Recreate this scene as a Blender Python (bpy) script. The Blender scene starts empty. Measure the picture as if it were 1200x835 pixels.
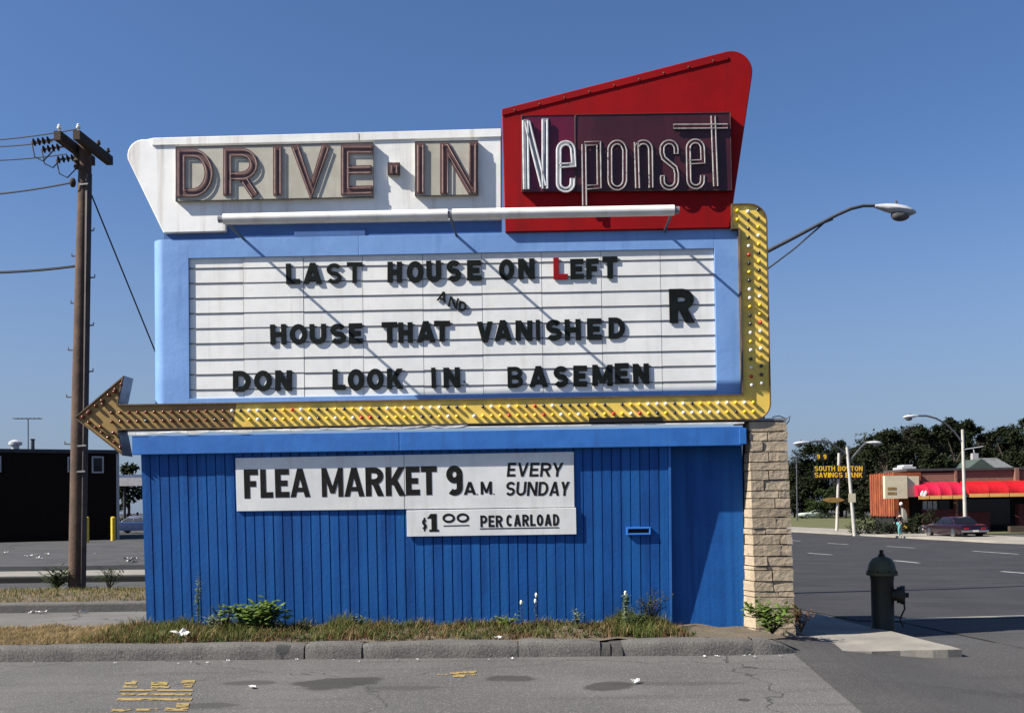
import bpy, bmesh, math, random
from mathutils import Vector, Matrix
R = random.Random(7)
SC = bpy.context.scene
COL = SC.collection
rad = math.radians

# ------------------------------------------------------------------ camera
F = 1200.0                      # focal length in photo pixels (photo 1200 x 835)
CAM = Vector((0.0, -12.8, 1.6))
YAW, PITCH, ROLL, HORIZ = rad(1.0), rad(1.4), 0.0145, 594.0
PPY = HORIZ - F*math.tan(PITCH)
fwd = Vector((-math.sin(YAW)*math.cos(PITCH), math.cos(YAW)*math.cos(PITCH), math.sin(PITCH)))
r0 = fwd.cross(Vector((0, 0, 1))).normalized()
u0 = r0.cross(fwd).normalized()
CU = (u0*math.cos(ROLL) + r0*math.sin(ROLL)).normalized()
CR = (r0*math.cos(ROLL) - u0*math.sin(ROLL)).normalized()
cd = bpy.data.cameras.new('camera'); cam = bpy.data.objects.new('camera', cd); COL.objects.link(cam)
cam.matrix_world = Matrix(((CR.x, CU.x, -fwd.x, CAM.x), (CR.y, CU.y, -fwd.y, CAM.y), (CR.z, CU.z, -fwd.z, CAM.z), (0, 0, 0, 1)))
cd.sensor_width = 36; cd.lens = 36.0*F/1200; cd.shift_y = (PPY-417.5)/1200
cd.clip_start = 0.1; cd.clip_end = 3000
SC.camera = cam

# ------------------------------------------------------------------ light
SUN = Vector((3.4, 1.10, -3.1)).normalized()          # direction the light travels
elev = math.asin(-SUN.z); az = math.atan2(-SUN.x, -SUN.y)   # compass angle from +Y towards +X
world = bpy.data.worlds.new('World'); SC.world = world; world.use_nodes = True
wn = world.node_tree.nodes; wl = world.node_tree.links
bg = wn['Background']
sky = wn.new('ShaderNodeTexSky'); sky.sky_type = 'NISHITA'; sky.sun_disc = False
sky.sun_elevation = elev; sky.sun_rotation = az
sky.altitude = 50; sky.air_density = 1.0; sky.dust_density = 1.3; sky.ozone_density = 3.5
tint = wn.new('ShaderNodeMix'); tint.data_type = 'RGBA'; tint.blend_type = 'MULTIPLY'; tint.inputs[0].default_value = 1.0
wl.new(sky.outputs[0], tint.inputs[6]); tint.inputs[7].default_value = (0.74, 0.91, 1.16, 1)      # deep blue slide-film sky
hz_c = wn.new('ShaderNodeTexCoord'); hz_s = wn.new('ShaderNodeSeparateXYZ'); hz_r = wn.new('ShaderNodeMapRange'); hz_m = wn.new('ShaderNodeMix')
hz_r.interpolation_type = 'SMOOTHSTEP'; hz_r.inputs[1].default_value = .34; hz_r.inputs[2].default_value = -.05; hz_r.inputs[3].default_value = 0; hz_r.inputs[4].default_value = .75
hz_m.data_type = 'RGBA'; hz_m.inputs[7].default_value = (2.75, 3.35, 4.6, 1)                          # pale haze low in the sky
wl.new(hz_c.outputs['Generated'], hz_s.inputs[0]); wl.new(hz_s.outputs[2], hz_r.inputs[0]); wl.new(hz_r.outputs[0], hz_m.inputs[0])
wl.new(tint.outputs[2], hz_m.inputs[6]); wl.new(hz_m.outputs[2], bg.inputs[0]); bg.inputs[1].default_value = 0.05
sd = bpy.data.lights.new('sun', 'SUN'); sd.energy = 5.0; sd.angle = rad(0.5); sd.color = (1.0, 0.93, 0.82)
sun = bpy.data.objects.new('sun', sd); COL.objects.link(sun)
sun.rotation_euler = SUN.to_track_quat('-Z', 'Y').to_euler(); sun.location = (-30, -10, 40)
SC.view_settings.view_transform = 'Standard'; SC.view_settings.look = 'None'
SC.view_settings.exposure = 1.14; SC.view_settings.gamma = 1.0; SC.view_settings.use_curve_mapping = False

# ------------------------------------------------------------------ pixel helpers (photo pixel -> place)
def ray(px, py):
    return (fwd + CR*((px-600)/F) - CU*((py-PPY)/F))
def P(px, py, Y):
    d = ray(px, py); t = (Y-CAM.y)/d.y
    return CAM + d*t
def gz(x, y):                                          # lie of the land: flat, falling gently to the far road
    k = max(0.0, min(1.0, (x-2.0)/3.0)); k = k*k*(3-2*k)
    e = max(0.0, min(1.0, (x-2.9)/1.5)); e = e*e*(3-2*e)
    return -0.0160*k*max(0.0, min(42.0, y-2.0)) - 0.12*e
def G(px, py, z=0.0):
    d = ray(px, py); t = (z-CAM.z)/d.z
    return CAM + d*t
def GG(px, py, off=0.0):                               # on the terrain
    p = G(px, py, off)
    for _ in range(25):
        p2 = G(px, py, gz(p.x, p.y)+off); p = p.lerp(p2, .7)
    return p
def D(px, dist):                                       # x of a pixel column at ground distance y
    return P(px, HORIZ-ROLL*(px-600), dist).x

# ------------------------------------------------------------------ mesh helpers
class MB:
    def __init__(s): s.v = []; s.f = []
    def add(s, vs, fs):
        b = len(s.v); s.v += [tuple(v) for v in vs]; s.f += [tuple(i+b for i in f) for f in fs]
    def box(s, x0, x1, y0, y1, z0, z1):
        s.add([(x0,y0,z0),(x1,y0,z0),(x1,y1,z0),(x0,y1,z0),(x0,y0,z1),(x1,y0,z1),(x1,y1,z1),(x0,y1,z1)],
              [(3,2,1,0),(4,5,6,7),(0,1,5,4),(1,2,6,5),(2,3,7,6),(3,0,4,7)])
        return s
    def hexa(s, p):                                    # 8 points, order as in box
        s.add(p, [(3,2,1,0),(4,5,6,7),(0,1,5,4),(1,2,6,5),(2,3,7,6),(3,0,4,7)]); return s
    def prism(s, pts, o, back):                        # front outline pts (3-D), extruded by vector 'back'
        n = len(pts); b = Vector(back)
        vs = [Vector(p) for p in pts] + [Vector(p)+b for p in pts]
        fs = [tuple(range(n)), tuple(range(2*n-1, n-1, -1))] + [(i, i+n, (i+1) % n+n, (i+1) % n) for i in range(n)]
        s.add(vs, fs); return s
    def tube(s, pts, r, n=8, closed=False, cap=True):
        pts = [Vector(p) for p in pts]; m = len(pts)
        rs = r if isinstance(r, (list, tuple)) else [r]*m
        up = None; rings = []
        for i in range(m):
            if closed: t = pts[(i+1) % m]-pts[i-1]
            else: t = pts[min(i+1, m-1)]-pts[max(i-1, 0)]
            t.normalize()
            if up is None:
                up = Vector((0,0,1)) if abs(t.z) < .9 else Vector((1,0,0))
            a = (up - t*up.dot(t)).normalized(); up = a; b = t.cross(a)
            rings.append([pts[i]+(a*math.cos(2*math.pi*k/n)+b*math.sin(2*math.pi*k/n))*rs[i] for k in range(n)])
        vs = [v for rg in rings for v in rg]; fs = []
        for i in range(m if closed else m-1):
            j = (i+1) % m
            for k in range(n):
                fs.append((i*n+k, i*n+(k+1) % n, j*n+(k+1) % n, j*n+k))
        if cap and not closed:
            fs.append(tuple(range(n-1, -1, -1))); fs.append(tuple((m-1)*n+k for k in range(n)))
        s.add(vs, fs); return s
    def lathe(s, prof, c=(0,0,0), n=20, axis='z'):     # prof: (radius, height)
        vs = []; c = Vector(c)
        for r, h in prof:
            for k in range(n):
                a = 2*math.pi*k/n; x, y = r*math.cos(a), r*math.sin(a)
                vs.append(c + (Vector((x,y,h)) if axis == 'z' else Vector((x,-h,y)) if axis == 'y' else Vector((h,x,y))))
        m = len(prof)
        fs = [(i*n+k, i*n+(k+1) % n, (i+1)*n+(k+1) % n, (i+1)*n+k) for i in range(m-1) for k in range(n)]
        fs.append(tuple(range(n-1,-1,-1))); fs.append(tuple((m-1)*n+k for k in range(n)))
        s.add(vs, fs); return s
    def ball(s, c, rx, ry, rz, n=10, m=7):
        vs = []; 
        for i in range(m+1):
            ph = math.pi*i/m
            for k in range(n):
                a = 2*math.pi*k/n
                vs.append((c[0]+rx*math.sin(ph)*math.cos(a), c[1]+ry*math.sin(ph)*math.sin(a), c[2]+rz*math.cos(ph)))
        fs = [(i*n+k, (i+1)*n+k, (i+1)*n+(k+1) % n, i*n+(k+1) % n) for i in range(m) for k in range(n)]
        s.add(vs, fs); return s
    def build(s, name, m, parent=None, smooth=False, bevel=0, fix=True):
        me = bpy.data.meshes.new(name); me.from_pydata(s.v, [], s.f)
        if fix:
            bm = bmesh.new(); bm.from_mesh(me)
            bmesh.ops.recalc_face_normals(bm, faces=bm.faces); bm.to_mesh(me); bm.free()
        if smooth:
            for p in me.polygons: p.use_smooth = True
            try: me.set_sharp_from_angle(angle=rad(40))
            except Exception: pass
        me.update()
        o = bpy.data.objects.new(name, me); COL.objects.link(o)
        if m: me.materials.append(m)
        if parent:
            o.parent = parent
            o.location = -parent_world(parent)         # parts are written in world coordinates
        if bevel:
            b = o.modifiers.new('bevel', 'BEVEL'); b.width = bevel; b.segments = 2; b.limit_method = 'ANGLE'
        return o
def parent_world(o):
    v = Vector((0,0,0))
    while o: v += o.location; o = o.parent
    return v
def thing(name, label, cat, loc=(0,0,0), group=None):
    o = bpy.data.objects.new(name, None); COL.objects.link(o); o.location = loc
    o.empty_display_size = .2
    return tag(o, label, cat, group)
def tag(o, label, cat, group=None, kind=None):
    o['label'] = label; o['category'] = cat
    if group: o['group'] = group
    if kind: o['kind'] = kind
    return o
def struct(o): o['kind'] = 'structure'; return o
def dup(o, parent=None):
    c = o.copy(); COL.objects.link(c)
    if parent: c.parent = parent
    for ch in list(o.children): dup(ch, c)
    return c

# ------------------------------------------------------------------ materials
def mat(name, c, c2=None, scale=4.0, lo=.35, hi=.65, rough=.6, bump=0.0, bscale=30.0, metal=0.0, spec=.4,
        streak=None, spots=None, boards=None, coat=0.0, fine=None):
    """c / c2: two real paint colours mixed by noise; streak=(colour, amount, xscale) rain-stain streaks;
       spots=(colour, scale, threshold) chips; fine=(colour, scale, amount) granular speckle"""
    m = bpy.data.materials.new(name); m.use_nodes = True
    nt = m.node_tree; n = nt.nodes; l = nt.links; b = n['Principled BSDF']
    b.inputs['Roughness'].default_value = rough; b.inputs['Metallic'].default_value = metal
    b.inputs['Specular IOR Level'].default_value = spec
    if coat: b.inputs['Coat Weight'].default_value = coat; b.inputs['Coat Roughness'].default_value = .1
    tc = n.new('ShaderNodeTexCoord'); src = tc.outputs['Object']
    def noise(sc, det=5, vec=src, rgh=.6):
        t = n.new('ShaderNodeTexNoise'); t.inputs['Scale'].default_value = sc; t.inputs['Detail'].default_value = det
        t.inputs['Roughness'].default_value = rgh; l.new(vec, t.inputs['Vector']); return t.outputs['Fac']
    def ramp(fac, a, z):
        r = n.new('ShaderNodeMapRange'); r.inputs[1].default_value = a; r.inputs[2].default_value = z
        r.interpolation_type = 'SMOOTHSTEP'; l.new(fac, r.inputs[0]); return r.outputs[0]
    def mix(fac, A, B):
        x = n.new('ShaderNodeMix'); x.data_type = 'RGBA'
        if isinstance(fac, float): x.inputs[0].default_value = fac
        else: l.new(fac, x.inputs[0])
        for v, i in ((A, 6), (B, 7)):
            if isinstance(v, tuple): x.inputs[i].default_value = (*v, 1)
            else: l.new(v, x.inputs[i])
        return x.outputs[2]
    def mul(a, k):
        x = n.new('ShaderNodeMath'); x.operation = 'MULTIPLY'; l.new(a, x.inputs[0])
        if isinstance(k, float): x.inputs[1].default_value = k
        else: l.new(k, x.inputs[1])
        return x.outputs[0]
    colr = c
    if c2: colr = mix(ramp(noise(scale), lo, hi), c, c2)
    if fine: colr = mix(mul(ramp(noise(fine[1], 2), .45, .7), float(fine[2])), colr, fine[0])
    if streak:
        mp = n.new('ShaderNodeMapping'); mp.inputs['Scale'].default_value = (streak[2], streak[2], streak[2]*.06); l.new(src, mp.inputs[0])
        f = ramp(noise(1.0, 4, mp.outputs[0]), .5, .75)
        colr = mix(mul(f, float(streak[1])), colr, streak[0])
    if boards:                                            # each board weathered a little differently
        mp = n.new('ShaderNodeMapping'); mp.inputs['Scale'].default_value = (boards[1], 0, .15); l.new(src, mp.inputs[0])
        colr = mix(mul(ramp(noise(1.0, 2, mp.outputs[0]), .38, .62), float(boards[2])), colr, boards[0])
    if spots: colr = mix(ramp(noise(spots[1], 3), spots[2], spots[2]+.04), colr, spots[0])
    if isinstance(colr, tuple): b.inputs['Base Color'].default_value = (*colr, 1)
    else: l.new(colr, b.inputs['Base Color'])
    if bump:
        bp = n.new('ShaderNodeBump'); bp.inputs['Strength'].default_value = min(1.0, bump); bp.inputs['Distance'].default_value = .01
        l.new(noise(bscale, 6), bp.inputs['Height']); l.new(bp.outputs[0], b.inputs['Normal'])
    m['src'] = 1
    return m

M = {}
M['sheet_blue'] = mat('pale blue sheet metal', (.165,.31,.60), (.135,.265,.54), 1.6, rough=.5, bump=.65, bscale=2.8, streak=((.08,.17,.40), .5, 7), spots=((.03,.05,.12), 55, .74))
M['panel_white'] = mat('white letter panel', (.76,.76,.74), (.66,.67,.66), 1.3, rough=.55, bump=.12, bscale=2.5, streak=((.50,.48,.43), .38, 9), fine=((.55,.54,.50), 8, .18))
M['wing_white'] = mat('white enamel', (.80,.80,.78), (.68,.68,.655), 1.1, rough=.5, bump=.4, bscale=3, streak=((.42,.36,.29), .6, 7), spots=((.25,.20,.15), 30, .74))
M['red'] = mat('red enamel', (.27,.0015,.003), (.21,.0015,.003), 1.2, rough=.6, spec=.15, bump=.3, bscale=2.5, streak=((.15,.004,.006), .6, 6), spots=((.10,.02,.012), 26, .735))
M['booth_blue'] = mat('blue painted boards', (.006,.074,.285), (.0045,.056,.225), 1.8, rough=.6, spec=.25, bump=.3, bscale=22, boards=((.012,.115,.36), 7.0, .55), streak=((.004,.038,.16), .75, 6), spots=((.05,.07,.12), 34, .715), fine=((.010,.10,.33), 60, .35))
M['fascia_blue'] = mat('blue painted fascia', (.024,.135,.43), (.018,.11,.37), 3, rough=.55, bump=.25, bscale=9, streak=((.02,.08,.27), .5, 8))
M['trim_blue'] = mat('blue trim', (.055,.13,.33), (.045,.11,.28), 3, rough=.5, bump=.2, bscale=6)
M['yellow'] = mat('yellow sign metal', (.80,.58,.115), (.70,.49,.09), 2, rough=.45, bump=.15, bscale=5, streak=((.42,.26,.05), .4, 6))
M['ochre'] = mat('ochre brown sign metal', (.29,.185,.055), (.20,.125,.04), 2.2, rough=.55, bump=.2, bscale=5, streak=((.14,.07,.03), .6, 6))
M['edge_brown'] = mat('weathered sign edge', (.13,.085,.04), (.07,.05,.035), 5, rough=.6, bump=.2)
M['grey_metal'] = mat('grey galvanised metal', (.24,.24,.26), (.16,.16,.18), 4, rough=.45, metal=.3, bump=.1, bscale=8)
M['track_grey'] = mat('dark letter track', (.10,.10,.11), (.06,.06,.07), 5, rough=.5)
M['black'] = mat('black marquee letter', (.004,.0055,.005), (.008,.010,.009), 12, rough=.5, spec=.14, bump=.1, bscale=20, spots=((.16,.16,.15), 30, .76))
M['black_paint'] = mat('black sign paint', (.006,.006,.006), (.014,.013,.012), 18, rough=.6, spec=.2)
M['letter_red'] = mat('red marquee letter', (.25,.003,.005), (.20,.003,.005), 9, rough=.5, spec=.2)
M['brown_letter'] = mat('brown channel letter', (.115,.052,.046), (.085,.040,.036), 6, rough=.45, bump=.1)
M['box_dark'] = mat('dark channel letter side', (.055,.042,.032), (.035,.03,.026), 6, rough=.6)
M['cream_backing'] = mat('cream sign backing', (.43,.41,.345), (.36,.34,.28), 3, rough=.5, streak=((.30,.26,.20), .5, 8))
M['neon_tan'] = mat('unlit neon glass', (.40,.31,.27), (.30,.23,.20), 12, rough=.2, spec=.6)
M['neon_white'] = mat('unlit white neon glass', (.62,.63,.64), (.48,.49,.50), 10, rough=.2, spec=.6, spots=((.05,.05,.05), 26, .70))
M['neon_grey'] = mat('sooty white neon glass', (.40,.39,.37), (.26,.25,.25), 10, rough=.25, spec=.5, spots=((.03,.03,.03), 22, .64))
M['maroon'] = mat('dark maroon plastic', (.055,.010,.016), (.036,.008,.013), 1.6, rough=.35, streak=((.085,.02,.028), .4, 5))
M['maroon_light'] = mat('purple maroon plastic', (.11,.007,.026), (.07,.008,.03), 1.6, rough=.3)
M['channel_grey'] = mat('grey letter channel', (.30,.31,.35), (.25,.26,.30), 5, rough=.45)
M['tube_white'] = mat('white fixture paint', (.76,.75,.72), (.66,.64,.60), 3, rough=.4, streak=((.45,.40,.34), .4, 9))
M['stone'] = mat('tan ashlar stone', (.37,.305,.222), (.29,.235,.168), 3.0, rough=.9, bump=.9, bscale=16, fine=((.24,.17,.11), 45, .5), spots=((.20,.165,.125), 7, .66))
M['mortar'] = mat('mortar', (.17,.14,.11), (.11,.09,.07), 9, rough=.95, bump=.5)
M['asphalt_front'] = None
M['asphalt_road'] = None
M['kerb'] = mat('asphalt kerb', (.055,.053,.051), (.08,.076,.071), 2.2, rough=.9, bump=1.0, bscale=35, fine=((.19,.18,.165), 90, .6), spots=((.035,.035,.035), 3.2, .66))
M['kerb_dark'] = mat('broken kerb rubble', (.030,.029,.028), (.055,.052,.049), 14, rough=.95, bump=1.0, bscale=30)
M['concrete'] = mat('worn concrete', (.23,.215,.185), (.17,.16,.145), 1.6, rough=.9, bump=.5, bscale=40, fine=((.16,.15,.13), 70, .5))
M['concrete_pale'] = mat('pale concrete walk', (.25,.23,.195), (.19,.178,.155), .5, rough=.9, bump=.3, bscale=10)
M['dirt'] = mat('dry dirt', (.080,.066,.048), (.048,.040,.030), 5, rough=1, bump=.9, bscale=40, fine=((.28,.21,.13), 90, .6))
M['wood_pole'] = mat('weathered pole wood', (.095,.058,.040), (.055,.034,.025), 3, rough=.9, bump=.6, bscale=18, streak=((.06,.04,.03), .7, 14))
M['wood_dark'] = mat('dark timber', (.035,.024,.018), (.055,.038,.028), 6, rough=.9, bump=.4)
M['conduit'] = mat('dark conduit', (.035,.026,.024), (.06,.045,.04), 5, rough=.6)
M['wire'] = mat('black wire', (.015,.016,.02), rough=.5)
M['steel'] = mat('steel hardware', (.22,.22,.23), (.15,.15,.16), 9, rough=.45, metal=.6)
M['porcelain'] = mat('white porcelain', (.75,.75,.72), rough=.25)
M['lamp_grey'] = mat('pale grey lamp housing', (.42,.43,.45), (.35,.36,.38), 5, rough=.35)
M['lamp_glass'] = mat('dusty lamp glass', (.10,.095,.09), (.06,.06,.06), 6, rough=.25)
M['arm_grey'] = mat('dark grey steel arm', (.085,.09,.10), (.06,.065,.075), 5, rough=.45, metal=.3)
M['pole_white'] = mat('pale concrete lamp post', (.40,.385,.35), (.32,.31,.28), 2, rough=.7, bump=.2)
M['hydrant'] = mat('dark olive hydrant paint', (.016,.016,.008), (.009,.009,.005), 6, rough=.6, bump=.4, bscale=30, spots=((.05,.035,.02), 18, .68))
M['hydrant_cap'] = mat('olive green hydrant bonnet', (.060,.062,.026), (.040,.042,.018), 8, rough=.55, bump=.3)
M['brick_dark'] = None
M['frame_pale'] = mat('pale window frame', (.34,.33,.34), (.28,.28,.29), 4, rough=.6)
M['glass_dark'] = mat('dark window glass', (.008,.009,.011), rough=.1, spec=.3)
M['glass_pale'] = mat('pale blinds behind glass', (.55,.58,.58), (.42,.45,.46), 5, rough=.3)
M['yellow_post'] = mat('yellow post paint', (.72,.47,.03), (.62,.38,.02), 4, rough=.5)
M['canopy_blue'] = mat('grey blue canopy', (.10,.14,.22), (.07,.10,.17), 2, rough=.5)
M['rust_wood'] = mat('rust stained wood shingles', (.25,.062,.02), (.16,.036,.013), 1.2, rough=.85, bump=.5, bscale=4, streak=((.14,.03,.015), .6, 2))
M['cream_box'] = mat('cream sign box', (.52,.46,.33), (.45,.39,.28), 1.5, rough=.5)
M['brick_brown'] = mat('brown brick wall', (.26,.125,.085), (.20,.09,.062), 2, rough=.9, bump=.4, bscale=8, fine=((.14,.07,.05), 14, .5))
M['brick_red'] = mat('maroon brick wall', (.20,.055,.055), (.15,.04,.04), 2, rough=.9, bump=.4, bscale=8)
M['awning_red'] = mat('red awning canvas', (.42,.006,.010), (.35,.004,.008), 1.0, rough=.55)
M['awning_pink'] = mat('sun bleached red awning canvas', (.46,.010,.045), (.40,.008,.03), 1.0, rough=.5)
M['awning_trim'] = mat('orange awning valance', (.66,.34,.10), (.58,.29,.08), 3, rough=.7)
M['roof_dark'] = mat('dark flat roofing', (.03,.03,.033), (.045,.045,.05), 2, rough=.9)
M['roof_grey'] = mat('grey shingle roof', (.12,.125,.13), (.09,.095,.10), 2, rough=.9, bump=.3)
M['green_wall'] = mat('sage green clapboard', (.045,.065,.055), (.035,.05,.045), 2, rough=.8)
M['sign_black'] = mat('black sign face', (.012,.012,.013), rough=.35)
M['sign_gold'] = mat('gold sign lettering', (.74,.46,.02), (.66,.40,.02), 3, rough=.4)
M['purple_car'] = mat('plum car paint', (.013,.0022,.007), (.010,.002,.006), 2, rough=.25, coat=.6)
M['white_car'] = mat('pale green white car paint', (.42,.48,.42), (.38,.43,.38), 2, rough=.25, coat=.6)
M['blue_car'] = mat('blue car paint', (.014,.03,.09), (.011,.025,.075), 2, rough=.25, coat=.6)
M['tyre'] = mat('tyre rubber', (.012,.012,.012), rough=.85)
M['chrome'] = mat('chrome trim', (.62,.62,.63), rough=.18, metal=1.0)
M['tail_red'] = mat('tail lamp lens', (.28,.01,.01), rough=.2)
M['plate'] = mat('white blank plate', (.65,.65,.62), rough=.5)
M['skin'] = mat('skin', (.50,.28,.20), rough=.6)
M['cloth_dark'] = mat('dark jacket', (.012,.012,.014), (.02,.02,.022), 8, rough=.9)
M['cloth_teal'] = mat('teal trousers', (.10,.27,.28), (.08,.22,.24), 8, rough=.9)
M['hair'] = mat('dark hair', (.02,.014,.01), rough=.7)
M['shoe'] = mat('dark shoe', (.02,.02,.02), rough=.6)
M['bark'] = mat('dark bark', (.05,.038,.028), (.03,.024,.018), 6, rough=.95, bump=.6)
M['road_white'] = mat('worn white lane paint', (.40,.40,.39), (.27,.27,.265), 3, rough=.7)
M['paper'] = mat('white litter paper', (.52,.52,.50), (.42,.42,.40), 9, rough=.8)
M['lawn'] = mat('clipped lawn', (.06,.075,.02), (.09,.085,.035), .8, rough=1, bump=.6, bscale=6)
M['slot_blue'] = mat('blue letter slot frame', (.03,.16,.50), rough=.5)
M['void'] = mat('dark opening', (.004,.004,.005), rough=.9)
M['sheet_torn'] = mat('torn white flashing', (.55,.54,.51), (.40,.39,.37), 5, rough=.5, bump=.4, bscale=10)
for nm, c in (('white', (.82,.82,.80)), ('yellow', (.80,.55,.03)), ('red', (.50,.02,.015)), ('dark', (.022,.026,.045)), ('rust', (.13,.028,.016))):
    M['bulb_'+nm] = mat(nm+' lamp glass', c, rough=.18, spec=.6)

def leafmat(name, a, b, trans=.25):
    m = mat(name, a, b, 3.0, .3, .7, rough=.7, spec=.2)
    nt = m.node_tree; n = nt.nodes; l = nt.links; p = n['Principled BSDF']; out = n['Material Output']
    tr = n.new('ShaderNodeBsdfTranslucent'); mx = n.new('ShaderNodeMixShader'); mx.inputs[0].default_value = trans
    s = p.inputs['Base Color']
    if s.is_linked: l.new(s.links[0].from_socket, tr.inputs[0])
    l.new(p.outputs[0], mx.inputs[1]); l.new(tr.outputs[0], mx.inputs[2]); l.new(mx.outputs[0], out.inputs[0])
    return m
M['leaf_dark'] = leafmat('dark tree leaves', (.014,.021,.009), (.024,.034,.013))
M['leaf_brown'] = leafmat('bronze tree leaves', (.026,.022,.012), (.018,.020,.010))
M['leaf_mid'] = leafmat('mid green leaves', (.03,.05,.015), (.045,.065,.02))
M['leaf_bush'] = leafmat('light green weed leaves', (.085,.14,.022), (.14,.20,.05), .3)
M['leaf_grey'] = leafmat('grey green weed leaves', (.11,.15,.08), (.17,.21,.13), .3)
M['leaf_dusk'] = leafmat('dark weed leaves', (.035,.05,.025), (.06,.05,.03), .2)
M['grass_green'] = leafmat('green grass blades', (.055,.080,.016), (.105,.115,.03), .3)
M['grass_dry'] = leafmat('dry grass blades', (.30,.22,.10), (.20,.145,.065), .3)
M['grass_rust'] = leafmat('rusty dry weeds', (.13,.065,.028), (.075,.045,.022), .3)
M['flower'] = mat('white flower', (.78,.80,.62), rough=.7)

def asphalt(name, c, c2, speck, stains=(), crack=.0, crk_scale=.22, bump=.6, tracks=0):
    m = bpy.data.materials.new(name); m.use_nodes = True
    nt = m.node_tree; n = nt.nodes; l = nt.links; b = n['Principled BSDF']; b.inputs['Roughness'].default_value = .92
    b.inputs['Specular IOR Level'].default_value = .25
    tc = n.new('ShaderNodeTexCoord'); src = tc.outputs['Object']
    def noise(sc, det=5, vec=src):
        t = n.new('ShaderNodeTexNoise'); t.inputs['Scale'].default_value = sc; t.inputs['Detail'].default_value = det
        l.new(vec, t.inputs['Vector']); return t
    def rng(f, a, z, lo=0., hi=1.):
        r = n.new('ShaderNodeMapRange'); r.interpolation_type = 'SMOOTHSTEP'
        for i, v in ((1,a),(2,z),(3,lo),(4,hi)): r.inputs[i].default_value = v
        l.new(f, r.inputs[0]); return r.outputs[0]
    def mix(f, A, B):
        x = n.new('ShaderNodeMix'); x.data_type = 'RGBA'; l.new(f, x.inputs[0])
        for v, i in ((A,6),(B,7)):
            if isinstance(v, tuple): x.inputs[i].default_value = (*v,1)
            else: l.new(v, x.inputs[i])
        return x.outputs[2]
    col = mix(rng(noise(.55).outputs[0], .35, .65), c, c2)
    dk = tuple(v*.62 for v in c)
    mp = n.new('ShaderNodeMapping'); mp.inputs['Scale'].default_value = (.35, 3.2, 1); l.new(src, mp.inputs[0])
    col = mix(rng(noise(1.0, 5, mp.outputs[0]).outputs[0], .53, .72, 0, .55), col, dk)
    col = mix(rng(noise(85, 3).outputs[0], .56, .68, 0, .85), col, speck)
    col = mix(rng(noise(60, 3).outputs[0], .36, .28, 0, .7), col, tuple(v*.45 for v in c))
    wob = noise(2.2, 4)
    for (x, y, rx, ry, amt) in stains:
        a = n.new('ShaderNodeVectorMath'); a.operation = 'SUBTRACT'; l.new(src, a.inputs[0]); a.inputs[1].default_value = (x, y, 0)
        s = n.new('ShaderNodeVectorMath'); s.operation = 'MULTIPLY'; l.new(a.outputs[0], s.inputs[0]); s.inputs[1].default_value = (1/rx, 1/ry, 0)
        ln = n.new('ShaderNodeVectorMath'); ln.operation = 'LENGTH'; l.new(s.outputs[0], ln.inputs[0])
        ad = n.new('ShaderNodeMath'); ad.operation = 'ADD'; l.new(ln.outputs['Value'], ad.inputs[0])
        w2 = n.new('ShaderNodeMath'); w2.operation = 'MULTIPLY_ADD'; w2.inputs[1].default_value = 1.6; w2.inputs[2].default_value = -.8; l.new(wob.outputs[0], w2.inputs[0])
        l.new(w2.outputs[0], ad.inputs[1])
        col = mix(rng(ad.outputs[0], 1.05, .75, 0, amt), col, (.028,.027,.026))
    if crack:
        dn = n.new('ShaderNodeVectorMath'); dn.operation = 'MULTIPLY_ADD'; l.new(noise(1.3, 4).outputs['Color'], dn.inputs[0])
        dn.inputs[1].default_value = (1.2,1.2,0); l.new(src, dn.inputs[2])
        v = n.new('ShaderNodeTexVoronoi'); v.feature = 'DISTANCE_TO_EDGE'; v.inputs['Scale'].default_value = crk_scale; l.new(dn.outputs[0], v.inputs['Vector'])
        col = mix(rng(v.outputs['Distance'], crack, crack*.4, 0, .7), col, (.02,.02,.02))
    l.new(col, b.inputs['Base Color'])
    bp = n.new('ShaderNodeBump'); bp.inputs['Strength'].default_value = bump; bp.inputs['Distance'].default_value = .008
    l.new(noise(95, 4).outputs[0], bp.inputs['Height']); l.new(bp.outputs[0], b.inputs['Normal'])
    return m
def st(px, py, wpx, dep, amt):
    p = G(px, py); return (p.x, p.y, wpx*(p.y+12.8)/1200/2, dep, amt)
STAINS = [st(395, 800, 110, .38, .8), st(290, 800, 60, .13, .6), st(598, 794, 62, .20, .75), st(715, 804, 62, .26, .75), st(872, 820, 12, .06, .9), st(470, 806, 130, .10, .4), st(800, 801, 160, .10, .35), st(240, 827, 80, .12, .55)]
M['asphalt_front'] = asphalt('old grey asphalt', (.069,.068,.067), (.092,.090,.087), (.23,.225,.22), STAINS, crack=.0026)
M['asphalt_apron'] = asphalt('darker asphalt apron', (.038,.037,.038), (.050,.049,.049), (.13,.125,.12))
M['asphalt_road'] = asphalt('road asphalt', (.022,.022,.026), (.031,.031,.035), (.07,.07,.07), crack=.006, crk_scale=.07)
M['asphalt_lot'] = asphalt('parking lot asphalt', (.042,.042,.045), (.06,.059,.06), (.12,.12,.12), crack=.012, crk_scale=.12)
M['lot_dark'] = asphalt('near black lot surface', (.010,.010,.011), (.014,.014,.014), (.03,.03,.03))
M['path_grey'] = asphalt('pale worn asphalt walk', (.09,.087,.082), (.12,.115,.107), (.21,.20,.185), crack=.01, crk_scale=.3)

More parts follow.
